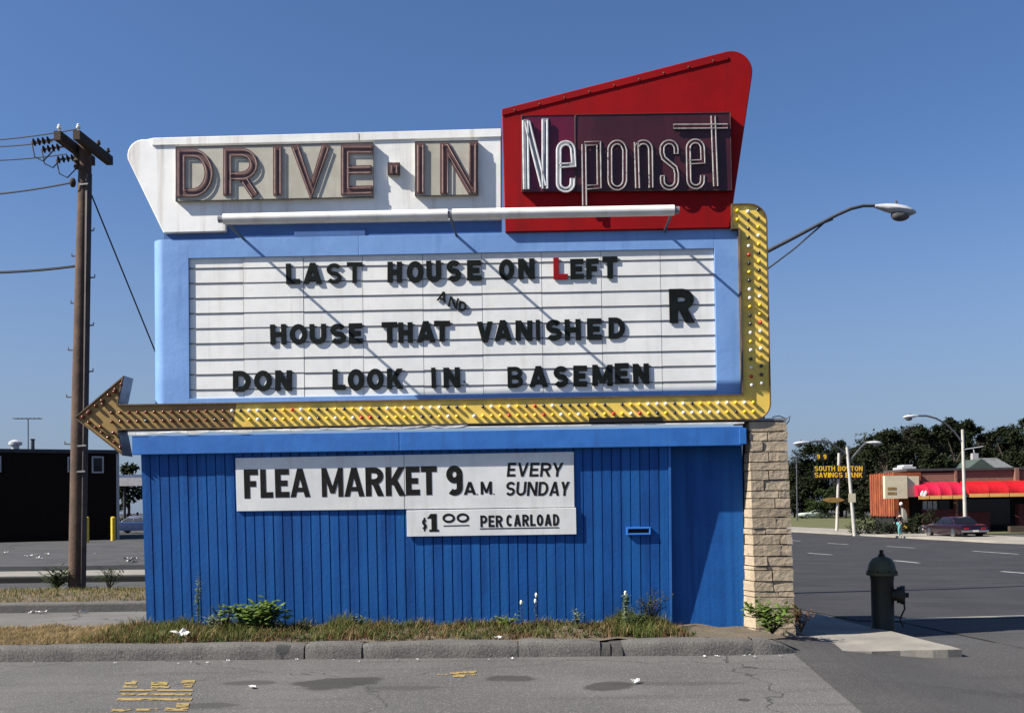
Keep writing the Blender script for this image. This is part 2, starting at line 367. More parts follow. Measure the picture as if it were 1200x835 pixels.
def brickmat(name, c, c2, mort, sc=4.5):
    m = bpy.data.materials.new(name); m.use_nodes = True; nt = m.node_tree; n = nt.nodes; l = nt.links; b = n['Principled BSDF']
    b.inputs['Roughness'].default_value = .95; b.inputs['Specular IOR Level'].default_value = .08
    tc = n.new('ShaderNodeTexCoord'); sp = n.new('ShaderNodeSeparateXYZ'); cb = n.new('ShaderNodeCombineXYZ')
    l.new(tc.outputs['Object'], sp.inputs[0]); a = n.new('ShaderNodeMath'); a.operation = 'ADD'
    l.new(sp.outputs[0], a.inputs[0]); l.new(sp.outputs[1], a.inputs[1]); l.new(a.outputs[0], cb.inputs[0]); l.new(sp.outputs[2], cb.inputs[1])
    t = n.new('ShaderNodeTexBrick'); t.inputs['Scale'].default_value = sc; l.new(cb.outputs[0], t.inputs['Vector'])
    t.inputs['Color1'].default_value = (*c,1); t.inputs['Color2'].default_value = (*c2,1); t.inputs['Mortar'].default_value = (*mort,1)
    l.new(t.outputs['Color'], b.inputs['Base Color']); return m
M['brick_dark'] = brickmat('very dark brown brick', (.011,.007,.006), (.015,.009,.007), (.009,.007,.006))
M['brick_brown'] = brickmat('brown brick', (.22,.115,.085), (.17,.085,.064), (.17,.12,.10), 3.5)
M['brick_red'] = brickmat('maroon brick', (.12,.033,.034), (.09,.024,.026), (.10,.05,.05), 3.5)

def worn_paint(name, c, thr):
    m = mat(name, c, tuple(v*.8 for v in c), 6, rough=.8)
    nt = m.node_tree; n = nt.nodes; l = nt.links; p = n['Principled BSDF']; out = n['Material Output']
    tc = n.new('ShaderNodeTexCoord'); t = n.new('ShaderNodeTexNoise'); t.inputs['Scale'].default_value = 14; t.inputs['Detail'].default_value = 6
    l.new(tc.outputs['Object'], t.inputs['Vector'])
    r = n.new('ShaderNodeMapRange'); r.inputs[1].default_value = thr; r.inputs[2].default_value = thr+.06; l.new(t.outputs[0], r.inputs[0])
    tr = n.new('ShaderNodeBsdfTransparent'); mx = n.new('ShaderNodeMixShader')
    l.new(r.outputs[0], mx.inputs[0]); l.new(tr.outputs[0], mx.inputs[1]); l.new(p.outputs[0], mx.inputs[2]); l.new(mx.outputs[0], out.inputs[0]); return m
M['yellow_mark'] = worn_paint('worn yellow road paint', (.27,.195,.07), .41)
M['white_mark'] = worn_paint('worn white lane paint', (.62,.62,.60), .36)

# ------------------------------------------------------------------ stroke lettering
def arc(cx, cy, rx, ry, a0, a1, n=12):
    return [(cx+rx*math.cos(rad(a0+(a1-a0)*i/n)), cy+ry*math.sin(rad(a0+(a1-a0)*i/n))) for i in range(n+1)]
def glyph(c, w, h, t):
    """list of 2-D polygon strips [(left pts),(right pts)] for one letter in a w x h box, stroke t"""
    a = t/2; L, Rr, B, T, Mi = a, w-a, a, h-a, h/2; o = []
    def p(*pts, closed=False, tt=t): o.append(ribbon(list(pts), tt, closed))
    def d(x0, y0, x1, y1, tt=t):
        dx, dy = x1-x0, y1-y0; hw = (tt/2)*math.hypot(dx, dy)/max(1e-6, abs(dy))
        o.append(([(x0-hw, y0), (x1-hw, y1)], [(x0+hw, y0), (x1+hw, y1)]))
    if c == 'L': p((L,h),(L,B),(w,B))
    elif c == 'I' or c == '1' and 0: p((w/2,0),(w/2,h))
    elif c == 'H': p((L,0),(L,h)); p((Rr,0),(Rr,h)); p((L,Mi),(Rr,Mi))
    elif c == 'T': p((w/2,0),(w/2,h)); p((0,T),(w,T))
    elif c == 'E': p((w,T),(L,T),(L,B),(w,B)); p((L,Mi),(w*.88,Mi))
    elif c == 'F': p((w,T),(L,T),(L,0)); p((L,Mi),(w*.85,Mi))
    elif c == 'A':
        hw = a*1.08; d(hw,0,w/2,h); d(w-hw,0,w/2,h); p((w*.2,h*.26),(w*.8,h*.26), tt=t*.85)
    elif c == 'V': hw = a*1.08; d(w/2,0,hw,h); d(w/2,0,w-hw,h)
    elif c == 'N': p((L,0),(L,h)); p((Rr,0),(Rr,h)); d(Rr,0,L,h)
    elif c == 'M': p((L,0),(L,h)); p((Rr,0),(Rr,h)); d(w/2,h*.12,L,h,t*.85); d(w/2,h*.12,Rr,h,t*.85)
    elif c == 'K': p((L,0),(L,h)); d(L+a,h*.38,Rr*.97,h); d(Rr,0,w*.42,h*.58)
    elif c == 'Y': p((w/2,0),(w/2,h*.48)); d(w/2,h*.4,a,h); d(w/2,h*.4,w-a,h)
    elif c in 'O0':
        r = min(w/2-a, h/2-a); 
        p(*(arc(w/2, h/2, w/2-a, h/2-a, 0, 360, 28)[:-1]), closed=True)
    elif c == 'U': p((L,h),*arc(w/2, w/2, w/2-a, w/2-a, 180, 360, 14),(Rr,h))
    elif c == 'D': p((L,B),(w*.42,B),*arc(w*.42, Mi, Rr-w*.42, Mi-a, -90, 90, 16),(w*.42,T),(L,T), closed=True)
    elif c in 'PRB':
        ry = (T-Mi)/2 if c != 'P' else (T-h*.42)/2; mid = T-2*ry; bx = w*.5
        p((L,0),(L,h)); p((L,T),(bx,T),*arc(bx, T-ry, Rr-bx-(w*.04 if c=='B' else 0), ry, 90, -90, 12),(L,mid))
        if c == 'R': d(Rr,0,w*.5,mid)
        if c == 'B': r2 = (mid-B)/2; p((L,mid-.001),(bx,mid-.001),*arc(bx, B+r2, Rr-bx, r2, 90, -90, 12),(L,B))
    elif c == 'S':
        rx, ry = w/2-a, (h/2-a)/2+t*.0; ry = (h-t)/4
        p(*arc(w/2, T-ry, rx, ry, 25, 265, 14), *arc(w/2, B+ry, rx, ry, 85, -155, 14))
    elif c == 'C': p(*arc(w/2, h/2, w/2-a, h/2-a, 42, 318, 22))
    elif c == 'G': p(*arc(w/2, h/2, w/2-a, h/2-a, 42, 350, 22)); p((w*.55,h*.42),(w,h*.42), tt=t*.8)
    elif c == '9':
        r = w/2-a; p(*(arc(w/2, T-r*1.15, r, r*1.15, 0, 360, 20)[:-1]), closed=True)
        p((Rr,T-r*1.15),*arc(w/2, B+r*.9, r, r*.9, 0, -140, 12))
    elif c == '1': p((w*.62,0),(w*.62,h)); d(w*.2,h*.74,w*.5,h,t*.6); p((w*.2,t*.2),(w,t*.2), tt=t*.4)
    elif c == '$':
        rx, ry = w/2-a, (h*.76-t)/4
        p(*arc(w/2, h*.88-a-ry, rx, ry, 25, 265, 10), *arc(w/2, h*.12+a+ry, rx, ry, 85, -155, 10)); p((w/2,0),(w/2,h), tt=t*.7)
    elif c == '-': p((0,h/2),(w,h/2))
    elif c == '.': p((0,a),(t,a))
    return o
def ribbon(pts, t, closed=False):
    q_ = [pts[0]]
    for p_ in pts[1:]:
        if math.hypot(p_[0]-q_[-1][0], p_[1]-q_[-1][1]) > 1e-4: q_.append(p_)
    if closed and math.hypot(q_[0][0]-q_[-1][0], q_[0][1]-q_[-1][1]) < 1e-4: q_.pop()
    pts = q_; n = len(pts); Lp, Rp = [], []
    for i in range(n):
        if closed: a, b, c = pts[i-1], pts[i], pts[(i+1) % n]
        else: a, b, c = pts[max(i-1,0)], pts[i], pts[min(i+1,n-1)]
        d1 = Vector((b[0]-a[0], b[1]-a[1])); d2 = Vector((c[0]-b[0], c[1]-b[1]))
        if d1.length < 1e-9: d1 = d2
        if d2.length < 1e-9: d2 = d1
        d1.normalize(); d2.normalize(); n1 = Vector((-d1.y, d1.x)); n2 = Vector((-d2.y, d2.x))
        m = n1+n2
        if m.length < 1e-6: m = n1
        m.normalize(); k = (t/2)/max(.45, m.dot(n1))
        Lp.append((b[0]+m.x*k, b[1]+m.y*k)); Rp.append((b[0]-m.x*k, b[1]-m.y*k))
    if closed: Lp.append(Lp[0]); Rp.append(Rp[0])
    return (Lp, Rp)
def strips_to(mb, strips, O, U, V, N, thick, eps=.0012):
    """extrude 2-D strips into mb; O origin on the wall, N towards the viewer"""
    for i, (A, Bp) in enumerate(strips):
        e = thick + eps*i
        k = len(A); vs = []
        for q in A: vs.append(O+U*q[0]+V*q[1]+N*e)
        for q in Bp: vs.append(O+U*q[0]+V*q[1]+N*e)
        for q in A: vs.append(O+U*q[0]+V*q[1]-N*.001)
        for q in Bp: vs.append(O+U*q[0]+V*q[1]-N*.001)
        fs = []
        for j in range(k-1):
            fs += [(j, j+1, k+j+1, k+j), (2*k+j, 3*k+j, 3*k+j+1, 2*k+j+1), (j, 2*k+j, 2*k+j+1, j+1), (k+j, k+j+1, 3*k+j+1, 3*k+j)]
        fs += [(0, k, 3*k, 2*k), (k-1, 3*k-1, 4*k-1, 2*k-1)]
        mb.add(vs, fs)
X, Yv, Z = Vector((1,0,0)), Vector((0,1,0)), Vector((0,0,1))
NF = Vector((0,-1,0))

# =================================================================== GROUND
mb = MB()
xs = [-900,-300,-120,-60,-30,-15,-8,-4,0,1,2,2.5,2.75,3,3.25,3.5,3.75,4,4.25,4.5,5,6,8,12,20,30,45,60,80,120,200,400,900]
ys = [-60,-30,-15,-10,-5,-2,0,1,2,3,5,8,12,16,22,28,34,40,44,48,60,80,120,200,400,900,1800]
ys_ = ys
mb.add([(x, y, gz(x, y)) for y in ys_ for x in xs], [(j*len(xs)+i, j*len(xs)+i+1, (j+1)*len(xs)+i+1, (j+1)*len(xs)+i) for j in range(len(ys_)-1) for i in range(len(xs)-1)])
struct(mb.build('ground', M['asphalt_lot']))
def sheet(name, quad, off, m, nu=2, nv=2, thick=0):
    """quad: four (x,y) corners; draped on the terrain"""
    mb = MB(); a, b, c, d = [Vector((q[0], q[1])) for q in quad]; vs = []
    for j in range(nv+1):
        for i in range(nu+1):
            u, v = i/nu, j/nv; q = (a.lerp(b, u)).lerp(d.lerp(c, u), v)
            vs.append((q.x, q.y, gz(q.x, q.y)+off))
    w = nu+1; fs = [(j*w+i, j*w+i+1, (j+1)*w+i+1, (j+1)*w+i) for j in range(nv) for i in range(nu)]
    if thick:
        nn = len(vs); ring = [i for i in range(w)] + [j*w+nu for j in range(1, nv+1)] + [nv*w+i for i in range(nu-1, -1, -1)] + [j*w for j in range(nv-1, 0, -1)]
        vs += [(vs[i][0], vs[i][1], vs[i][2]-thick) for i in ring]; k = len(ring)
        fs += [(ring[i], nn+i, nn+(i+1) % k, ring[(i+1) % k]) for i in range(k)]
    mb.add(vs, fs); return mb.build(name, m)

KA, KB = G(0, 776), G(940, 767)
def ky(x): return KA.y + (KB.y-KA.y)*(x-KA.x)/(KB.x-KA.x)      # kerb front line
xe = KB.x
struct(sheet('front_road', [(-40,-30),(8,-30),(8,ky(8)+.6),(-40,ky(-40)+.1)], .004, M['asphalt_front'], 240, 2))
# darker apron on the right
a0, a1 = G(950, 765), G(1012, 838)
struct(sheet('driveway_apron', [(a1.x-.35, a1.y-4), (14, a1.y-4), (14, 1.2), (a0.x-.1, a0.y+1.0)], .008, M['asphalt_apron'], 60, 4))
# kerb with joints and one broken piece
mb = MB(); KW = .22
cuts = [-60, 356, 423, 607, 705, 733, 900]
def kx(px): return G(px, 772).x
def kseg(x0, x1, h=.16, jit=1.0, lean=.03, into=None):
    mb_ = into or mb
    n = max(1, int((x1-x0)/.10)); prev = None; ph = R.uniform(0, 9)
    for i in range(n+1):
        x = x0+(x1-x0)*i/n; y = ky(x)
        w1 = jit*(.007*math.sin(2.1*x+ph)+.005*math.sin(5.7*x+1.3*ph)+.004*math.sin(13*x+ph)); w2 = jit*(.006*math.sin(3.3*x+2*ph)+.004*math.sin(9.1*x+ph)); w3 = jit*.006*math.sin(4.1*x+3*ph)
        e = .012 if i in (0, n) else 0
        cur = [(x, y+w1+e, -.05), (x, y+lean*.5+w1+e, h*.45+w2), (x, y+lean+w1+e, h*.82+w2-e*.5), (x, y+lean+.02+w1+e, h*.95+w2-e), (x, y+lean+.055+w1, h+w2-e), (x, y+KW+.05, h+w3-e), (x, y+KW+.05, -.05)]
        if prev: mb_.add(prev+cur, [(k, k+1, k+8, k+7) for k in range(6)])
        prev = cur
        if i in (0, n): mb_.add(cur, [tuple(range(7))])
segs = [(-14, kx(356)), (kx(357.5), kx(423)), (kx(424), kx(606.5)), (kx(607.5), kx(705))]
for s0, s1 in segs: kseg(s0, s1)
mb2 = MB(); kseg(kx(705.3), kx(717), .150, 2.5, .035, mb2); kseg(kx(717.3), kx(731.8), .142, 2.5, .045, mb2); struct(mb2.build('broken_kerb', M['kerb_dark'], smooth=True))
kseg(kx(732), kx(890))
n = 8; prev = None                                          # rounded sunken end
for i in range(n+1):
    t = i/n; x = kx(890)+(xe-.0-kx(890))*t; y = ky(x)+.02*t*t*6; h = .16*(1-t**2.2)+.005
    cur = [(x, y, -.05), (x, y+.03, h*.8), (x, y+.065, h), (x, y+KW+.05, h), (x, y+KW+.05, -.05)]
    if prev: mb.add(prev+cur, [(k, k+1, k+6, k+5) for k in range(4)])
    prev = cur
struct(mb.build('kerb', M['kerb'], smooth=True))
# planted strip between kerb and booth
def strip_z(x, y):
    k = max(0, min(1, (x-1.0)/2.0)); b = .145 - .085*k*max(0, min(1, (y+1.4)/1.0))
    return b + .012*math.sin(7*x+3*y)+.01*math.sin(13*x-5*y)
mb = MB(); nx, ny = 120, 10; x0, x1 = -14, xe-.1
vs = []
for j in range(ny+1):
    for i in range(nx+1):
        x = x0+(x1-x0)*i/nx; yb = .35; y = ky(x)+KW+.02+(yb-ky(x)-KW-.02)*j/ny
        vs.append((x, y, strip_z(x, y)))
mb.add(vs, [(j*(nx+1)+i, j*(nx+1)+i+1, (j+1)*(nx+1)+i+1, (j+1)*(nx+1)+i) for j in range(ny) for i in range(nx)])
struct(mb.build('verge', M['dirt'], smooth=True))
# left: walk, kerb, grass bank
struct(sheet('side_path', [(-40,.34),(-4.4,.34),(-4.0,2.5),(-40,2.5)], .12, M['path_grey'], 1, 1, .2))
struct(MB().box(-40, -3.9, 2.5, 2.75, -.05, .26).build('side_kerb', M['kerb'], bevel=.03))
mb = MB(); nx, ny = 60, 10
vs = [(-20+17*i/nx, 2.75+2.9*j/ny, .22+.07*math.sin(math.pi*min(1, j/ny*1.1))+.02*math.sin(i*1.7)*math.cos(j*2.1)-(0.3 if j == ny else 0)) for j in range(ny+1) for i in range(nx+1)]
mb.add(vs, [(j*(nx+1)+i, j*(nx+1)+i+1, (j+1)*(nx+1)+i+1, (j+1)*(nx+1)+i) for j in range(ny) for i in range(nx)])
struct(mb.build('grass_bank', M['dirt'], smooth=True))
# low concrete island and dark strip in the lot
struct(MB().box(-40, -4.2, 11.3, 13.2, -.02, .15).build('concrete_island', M['concrete'], bevel=.02))
struct(MB().box(-40, -4.2, 10.9, 11.29, -.02, .13).build('dark_island_face', M['lot_dark'], bevel=.02))  # island's front face, added apart with its darkness put into the colour
struct(sheet('dark_lot_strip', [(-40,16.2),(-4,15.6),(-4,18.2),(-40,18.8)], .006, M['lot_dark'], 1, 1))  # near-black band across the lot behind the island
# right: corner pavement by the hydrant, road side edge runs with the road
RD = Vector((-.15, 1.0)).normalized(); RN = Vector((RD.y, -RD.x))          # along / across the far road
PZ = -.03                                                     # top of the corner pavement
c0 = G(1147, 764, PZ); f0 = G(940, 763, PZ)
rows_ = []
for k in range(13):
    y = f0.y + (2.35-f0.y)*k/12
    xr_ = c0.x + (y-c0.y)*RD.x/RD.y - (.05 if k == 0 else 0)
    rows_.append([(3.05+(xr_-3.05)*i/10, y+(.03*math.sin(i*1.3) if k == 0 else 0), PZ+.006*math.sin(i*.9+k)) for i in range(11)])
mb = MB(); vs = [v for r_ in rows_ for v in r_]
mb.add(vs, [(k*11+i, k*11+i+1, (k+1)*11+i+1, (k+1)*11+i) for k in range(12) for i in range(10)])
ring = [rows_[0][i] for i in range(11)] + [rows_[k][10] for k in range(1, 13)]
low = [(x, y, z-.25) for x, y, z in ring]
mb.add(ring+low, [(i, i+1, len(ring)+i+1, len(ring)+i) for i in range(len(ring)-1)])
struct(mb.build('corner_pavement', M['concrete']))

# far road, pavement, lawn  (all draped)
q = GG(1144, 755); Q0 = Vector((q.x, q.y))
def rp(s, t): v = Q0 + RD*s + RN*t; return (v.x, v.y)
def lat(px, py):                                            # road coordinates of a pixel on the terrain
    p = GG(px, py); v = Vector((p.x, p.y))-Q0; return v.dot(RD), v.dot(RN)
tf = (lat(1050, 630)[1]+lat(1190, 637)[1])/2
struct(sheet('road', [rp(2.6,-.2), rp(2.6,tf), rp(170,tf), rp(170,-.2)], .010, M['asphalt_road'], 6, 60))
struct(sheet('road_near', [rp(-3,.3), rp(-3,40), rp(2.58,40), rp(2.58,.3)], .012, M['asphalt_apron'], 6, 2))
struct(sheet('gutter_strip', [rp(2.45,.2), rp(2.45,30), rp(2.72,30), rp(2.72,.2)], .018, M['concrete'], 6, 1))
struct(sheet('far_kerb', [rp(-10,tf), rp(-10,tf+.35), rp(170,tf+.35), rp(170,tf)], .13, M['concrete_pale'], 1, 60, .25))
struct(sheet('far_pavement', [rp(-10,tf+.36), rp(-10,tf+5.5), rp(170,tf+5.5), rp(170,tf+.36)], .12, M['concrete_pale'], 3, 60, .25))
struct(sheet('far_lawn', [rp(54,tf+5.6), rp(54,tf+28), rp(170,tf+50), rp(170,tf+5.6)], .10, M['lawn'], 4, 20))
struct(sheet('restaurant_yard', [rp(-10,tf+5.52), rp(-10,tf+40), rp(53.9,tf+40), rp(53.9,tf+5.52)], .06, M['asphalt_lot'], 4, 10))
def dash(x0, y0, x1, y1):
    a, b = GG(x0, y0), GG(x1, y1); d = (b-a); n = Vector((-d.y, d.x, 0)).normalized()*.075
    mb = MB(); N = 6; vs = []
    for i in range(N+1):
        p = a.lerp(b, i/N)
        for s in (-1, 1): q = p+n*s; vs.append((q.x, q.y, gz(q.x, q.y)+.022))
    mb.add(vs, [(2*i, 2*i+1, 2*i+3, 2*i+2) for i in range(N)])
    struct(mb.build('lane_marking', M['road_white'], fix=False))
for a in ((928,633.2,938,633.9),(970,636.5,994,638),(1038,640.2,1072,642.2),(1140,645.8,1193,649.5),(947,648.2,975,650.4),(1048,657,1077,660),(1174,670,1230,674.5),(1085,633,1060,632)):
    if a[2] > a[0]: dash(*a)

# yellow worn marks on the front asphalt
def patch(pts, m, name, off=.010):
    mb = MB(); mb.add([(*G(x, y, off).xy, off) for x, y in pts], [tuple(range(len(pts)))]); return struct(mb.build(name, m, fix=False))
mb = MB()
def qd(x0, y0, x1, y1, sk=0):
    j = lambda: R.uniform(-1.2, 1.2)
    mb.add([(*G(x, y, .01).xy, .0100) for x, y in ((x0+j(), y1), (x1+j(), y1), (x1+sk+j(), y0), (x0+sk+j(), y0))], [(0,1,2,3)])
for a in ((146,797,160,801,2),(178,798,196,802,0),(212,796,227,800,1),(143,802,160,805,2),(176,803,198,806,2),(214,801,225,805,1),(140,807,226,809,2),(139,811.5,223,814,2),(136,817,224,820,2),(206,822,221,828,1),(128,830,152,833,2),(160,829.5,184,832,1),(192,828.5,220,832,1)): qd(*a)
struct(mb.build('painted_marking', M['yellow_mark'], fix=False))
mb = MB()
for a in ((512,789,524,790.5),(527,786.5,543,789),(543,785.5,558,788),(530,789.5,544,792.5),(546,789,557,791)): qd(*a)
struct(mb.build('painted_marking', M['yellow_mark'], fix=False))

# =================================================================== BOOTH
ZT = P(165, 534, -.16).z
def yw(z): return -.16*(z-.1)/(ZT-.1)                        # the front wall leans out towards the top
WN = Vector((0, -(ZT-.1), -.16)).normalized(); WV = Vector((0, -.16, ZT-.1)).normalized()
def W(px, py, off=0.0):
    o = Vector((0, yw(0), 0))+WN*off; d = ray(px, py); t = (o-CAM).dot(WN)/d.dot(WN); return CAM+d*t
xl = P(168, 640, -.08).x; xr = P(787, 640, -.08).x; xR = P(872, 520, -.2).x; xD = P(872, 640, .05).x
print('booth', xl, xr, xR, ZT)
booth = thing('ticket_booth', 'low blue boarded booth under the cinema sign, with a shaded door at its right end', 'booth', (0, .8, 0))
mb = MB(); nb = 56; bw = (xr-.03-xl)/nb; zb = -.05; zt = ZT+.12
for i in range(nb):
    x0 = xl+i*bw+.0075; x1 = xl+(i+1)*bw-.0075; j = R.uniform(-.002,.002); c = .004
    f = lambda x, z, o: (x, yw(z)-o, z)
    vs = [f(x0,zb,-.020), f(x0,zb,j), f(x1,zb,j), f(x1,zb,-.020), f(x0,zt,-.020), f(x0,zt,j), f(x1,zt,j), f(x1,zt,-.020)]
    vs[0] = f(x0-c, zb, -.020); vs[3] = f(x1+c, zb, -.020); vs[4] = f(x0-c, zt, -.020); vs[7] = f(x1+c, zt, -.020)
    mb.add(vs, [(0,1,5,4),(1,2,6,5),(2,3,7,6)])
f = lambda x, z, o: (x, yw(z)-o, z)
mb.hexa([f(xl,zb,-.0195), f(xr-.03,zb,-.0195), (xr-.03,.06,zb), (xl,.06,zb), f(xl,zt,-.0195), f(xr-.03,zt,-.0195), (xr-.03,.06,zt), (xl,.06,zt)])
mb.build('wall', M['booth_blue'], booth)
mb = MB(); mb.hexa([f(xr-.03,zb,.008), f(xr,zb,.008), (xr,.06,zb), (xr-.03,.06,zb), f(xr-.03,zt,.008), f(xr,zt,.008), (xr,.06,zt), (xr-.03,.06,zt)])
mb.build('corner_trim', M['fascia_blue'], booth)
# plain side, rear and recess walls
mb = MB(); mb.box(xl, xl+.04, .062, 1.8, -.05, zt); mb.box(xl, xD, 1.8, 1.84, -.05, zt); mb.box(xD-.04, xD, .1, 1.8, -.05, zt)
mb.build('rear_wall', M['booth_blue'], booth)
dz0 = P(840, 735.5, .05).z
d = MB().box(xr+.002, xD-.002, .05, .09, dz0, zt); d.build('door', M['booth_blue'], booth)
MB().box(xr+.002, xD-.002, .02, .10, -.1, dz0-.02).build('door_step', M['concrete'], booth)
# fascia and roof slab
fz0 = (P(160,534,-.24).z+P(872,520,-.24).z)/2; fz1 = (P(155,513,-.24).z+P(872,497,-.24).z)/2
fxl = P(154.5, 520, -.24).x; fxr = P(871, 510, -.24).x; fj = P(468, 515, -.24).x
fb = MB()
fb.box(fxl, fj-.004, -.24, -.17, fz0, fz1); fb.box(fj+.002, fxr, -.242, -.17, fz0, fz1)
fb.box(fxr-.05, fxr+.04, -.246, -.16, fz0+.015, fz1-.02)
fb.build('fascia', M['fascia_blue'], booth, bevel=.006)
MB().box(fxl+.02, fxr-.01, -.168, 1.95, fz0+.05, fz1-.01).build('roof', M['roof_dark'], booth)
# torn flashing under the arrow
mb = MB(); n = 46; pr = None
for i in range(n+1):
    px = 150+(548-150)*i/n; top = 508.2-(px-150)*.0240; w = 2.2+1.0*math.sin(i*.9)+R.uniform(-.6,.6)
    a = P(px, top-1.6, -.244); b = P(px, top-1.6+w, -.2465+R.uniform(-.006,.002))
    if pr: mb.add([pr[0], pr[1], b, a], [(0,1,2,3)])
    pr = (a, b)
pr = None
for i in range(n+1):
    px = 200+(872-200)*i/n; top = 505.0-(px-200)*.0155; a = P(px, top-.4, -.243); b = P(px, top+1.3+R.uniform(-.3,.5), -.2455)
    if pr: mb.add([pr[0], pr[1], b, a], [(0,1,2,3)])
    pr = (a, b)
o = mb.build('flashing', M['sheet_torn'], booth); sm = o.modifiers.new('thick', 'SOLIDIFY'); sm.thickness = .002
# letter slot
c0_, c1_ = W(734, 626.5), W(762.5, 617)
sx0, sx1, sz0, sz1 = c0_.x, c1_.x, c0_.z, c1_.z; yy = yw((sz0+sz1)/2)
mb = MB(); bwid = .022
mb.box(sx0, sx1, yy-.03, yy+.0, sz1-bwid, sz1); mb.box(sx0, sx1, yy-.03, yy, sz0, sz0+bwid); mb.box(sx0, sx0+bwid, yy-.03, yy, sz0+bwid, sz1-bwid); mb.box(sx1-bwid, sx1, yy-.03, yy, sz0+bwid, sz1-bwid)
sl = mb.build('letter_slot', M['slot_blue'], booth, bevel=.004)
MB().box(sx0+bwid, sx1-bwid, yy-.006, yy+.0, sz0+bwid, sz1-bwid).build('slot_flap', M['void'], sl)

# =================================================================== STONE PILLAR
pil = thing('stone_pillar', 'tapering pillar of rough tan stone blocks beside the booth door', 'pillar', P(905, 725, -.1)*1.0)
pil.location.z = 0
pz1 = P(900, 490, -.2).z; pz0 = -.05
def pxl(z, u):                                               # outline of the pillar at height z: u = 0 left rear, 1 left front, 2 right front
    t = (z-pz0)/(pz1-pz0)
    lr = P(871.5, 735, .06).x*(1-t)+P(875, 492, .06).x*t
    lf = P(886, 735, -.2).x*(1-t)+P(878.5, 492, -.2).x*t
    rf = P(930.5, 735, -.2).x*(1-t)+P(920.5, 492, -.2).x*t
    return (lr, lf, rf)[u]
core = MB(); i_ = .03
vs = []
for z in (pz0, pz1-.03):
    lr, lf, rf = pxl(z,0), pxl(z,1), pxl(z,2)
    vs += [(lf+i_, -.2+i_, z), (rf-i_, -.2+i_, z), (rf-i_, .45, z), (lr+i_, .45, z)]
core.hexa(vs); core.build('mortar_core', M['mortar'], pil)
mb = MB(); z = pz0
hs = [.17,.18,.15,.19,.09,.17,.18,.07,.16,.19,.17,.10,.18,.15,.17,.12,.18,.16,.14]; k = 0
ft = lambda u, z: pxl(z,1)+(pxl(z,2)-pxl(z,1))*u
while z < pz1-.06:
    h = min(hs[k % len(hs)]*.74, pz1-.035-z); g = .012
    z0, z1 = z+g/2, z+h-g/2
    style = R.choice([[0,1],[0,.34,1],[0,.62,1],[0,1],[0,.72,1],[0,.48,1]])
    for a, b in zip(style[:-1], style[1:]):
        pr = R.uniform(.008, .026); j = lambda s=.007: R.uniform(-s, s)
        xa0, xa1, xb0, xb1 = ft(a,z0), ft(a,z1), ft(b,z0), ft(b,z1)
        e = .005
        fr = [(xa0+e*(a>0)-.02*(a==0)*0, -.2-pr+j(), z0+j(.004)), (xb0-e*(b<1)+.012*(b==1)+j(), -.2-pr+j(), z0+j(.004)), (xb1-e*(b<1)+.012*(b==1)+j(), -.2-pr+j(), z1+j(.004)), (xa1+e*(a>0), -.2-pr+j(), z1+j(.004))]
        if a == 0:                                           # corner stone turns on to the left splay
            lo = R.uniform(.005,.028)
            fr[0] = (xa0-lo*.6, -.2-pr, z0); fr[3] = (xa1-lo*.6, -.2-pr, z1)
            l0, l1 = (pxl(z0,0)-lo, .07, z0), (pxl(z1,0)-lo, .07, z1)
            bk = [(xb0-e, .0, z0), (xb1-e, .0, z1)]
            mb.add([fr[0], fr[1], fr[2], fr[3], l0, l1, (xb0-e,-.17,z0), (xb1-e,-.17,z1)], [(0,1,2,3),(4,0,3,5),(3,2,7,5),(0,4,6,1),(1,6,7,2)])
        else:
            dep = .42 if b == 1 else -.15
            bb = [(p[0], dep, p[2]) for p in fr]
            mb.add(fr+bb, [(0,1,2,3),(0,4,5,1),(1,5,6,2),(2,6,7,3),(3,7,4,0)])
        if a == 0 and b == 1:
            mb.add([fr[1], fr[2], (fr[2][0], .42, z1), (fr[1][0], .42, z0)], [(0,1,2,3)])
    z += h; k += 1
o = mb.build('stone_facing', M['stone'], pil)
s_ = o.modifiers.new('sub', 'SUBSURF'); s_.subdivision_type = 'SIMPLE'; s_.levels = 3; s_.render_levels = 3
tx = bpy.data.textures.new('rough_stone', 'CLOUDS'); tx.noise_scale = .05; tx.noise_depth = 3
dm = o.modifiers.new('rough', 'DISPLACE'); dm.texture = tx; dm.strength = .010; dm.mid_level = .5; dm.texture_coords = 'LOCAL'
# sheet capping
lr, lf, rf = pxl(pz1,0), pxl(pz1,1), pxl(pz1,2)
MB().box(lf-.06, rf+.015, -.225, .5, pz1-.028, pz1).build('cap', M['grey_metal'], pil)
wv = [P(905, 488.5, -.1), P(913, 487, -.1), P(922, 490.5, -.1), P(926, 487, -.12), P(924.5, 493, -.1), P(921.5, 497, -.05)]
MB().tube(wv, .006, 5).build('loose_wire', M['wire'], pil)

# =================================================================== MARQUEE
mq = thing('marquee', 'broad pale blue marquee cabinet with ruled white letter panel under the red and white signs', 'marquee', (0, .2, 2.8))
FY, PY = -.15, -.125                                         # frame front, panel front
mx0 = P(182, 400, .0).x; mx1 = P(884, 400, FY).x
mz1 = (P(190, 279.5, FY).z+P(860, 269, FY).z)/2; mz0 = P(400, 484, FY).z
px0 = P(222, 385, PY).x; px1 = P(838, 375, PY).x
pz1_ = (P(222,302,PY).z+P(836,293,PY).z)/2; pz0_ = (P(224,467,PY).z+P(840,457,PY).z)/2
print('marquee', mx0, mx1, mz0, mz1, px0, px1, pz0_, pz1_)
rr = .17
mb = MB(); prof = [(mx0+rr+.001, .1)]
prof = [(mx0+rr-rr*math.cos(rad(a)), FY+rr-rr*math.sin(rad(a))) for a in range(0, 91, 9)]
prof = [(mx0, .55)] + prof + [(px0-.0, FY), (px0, PY+.03)]
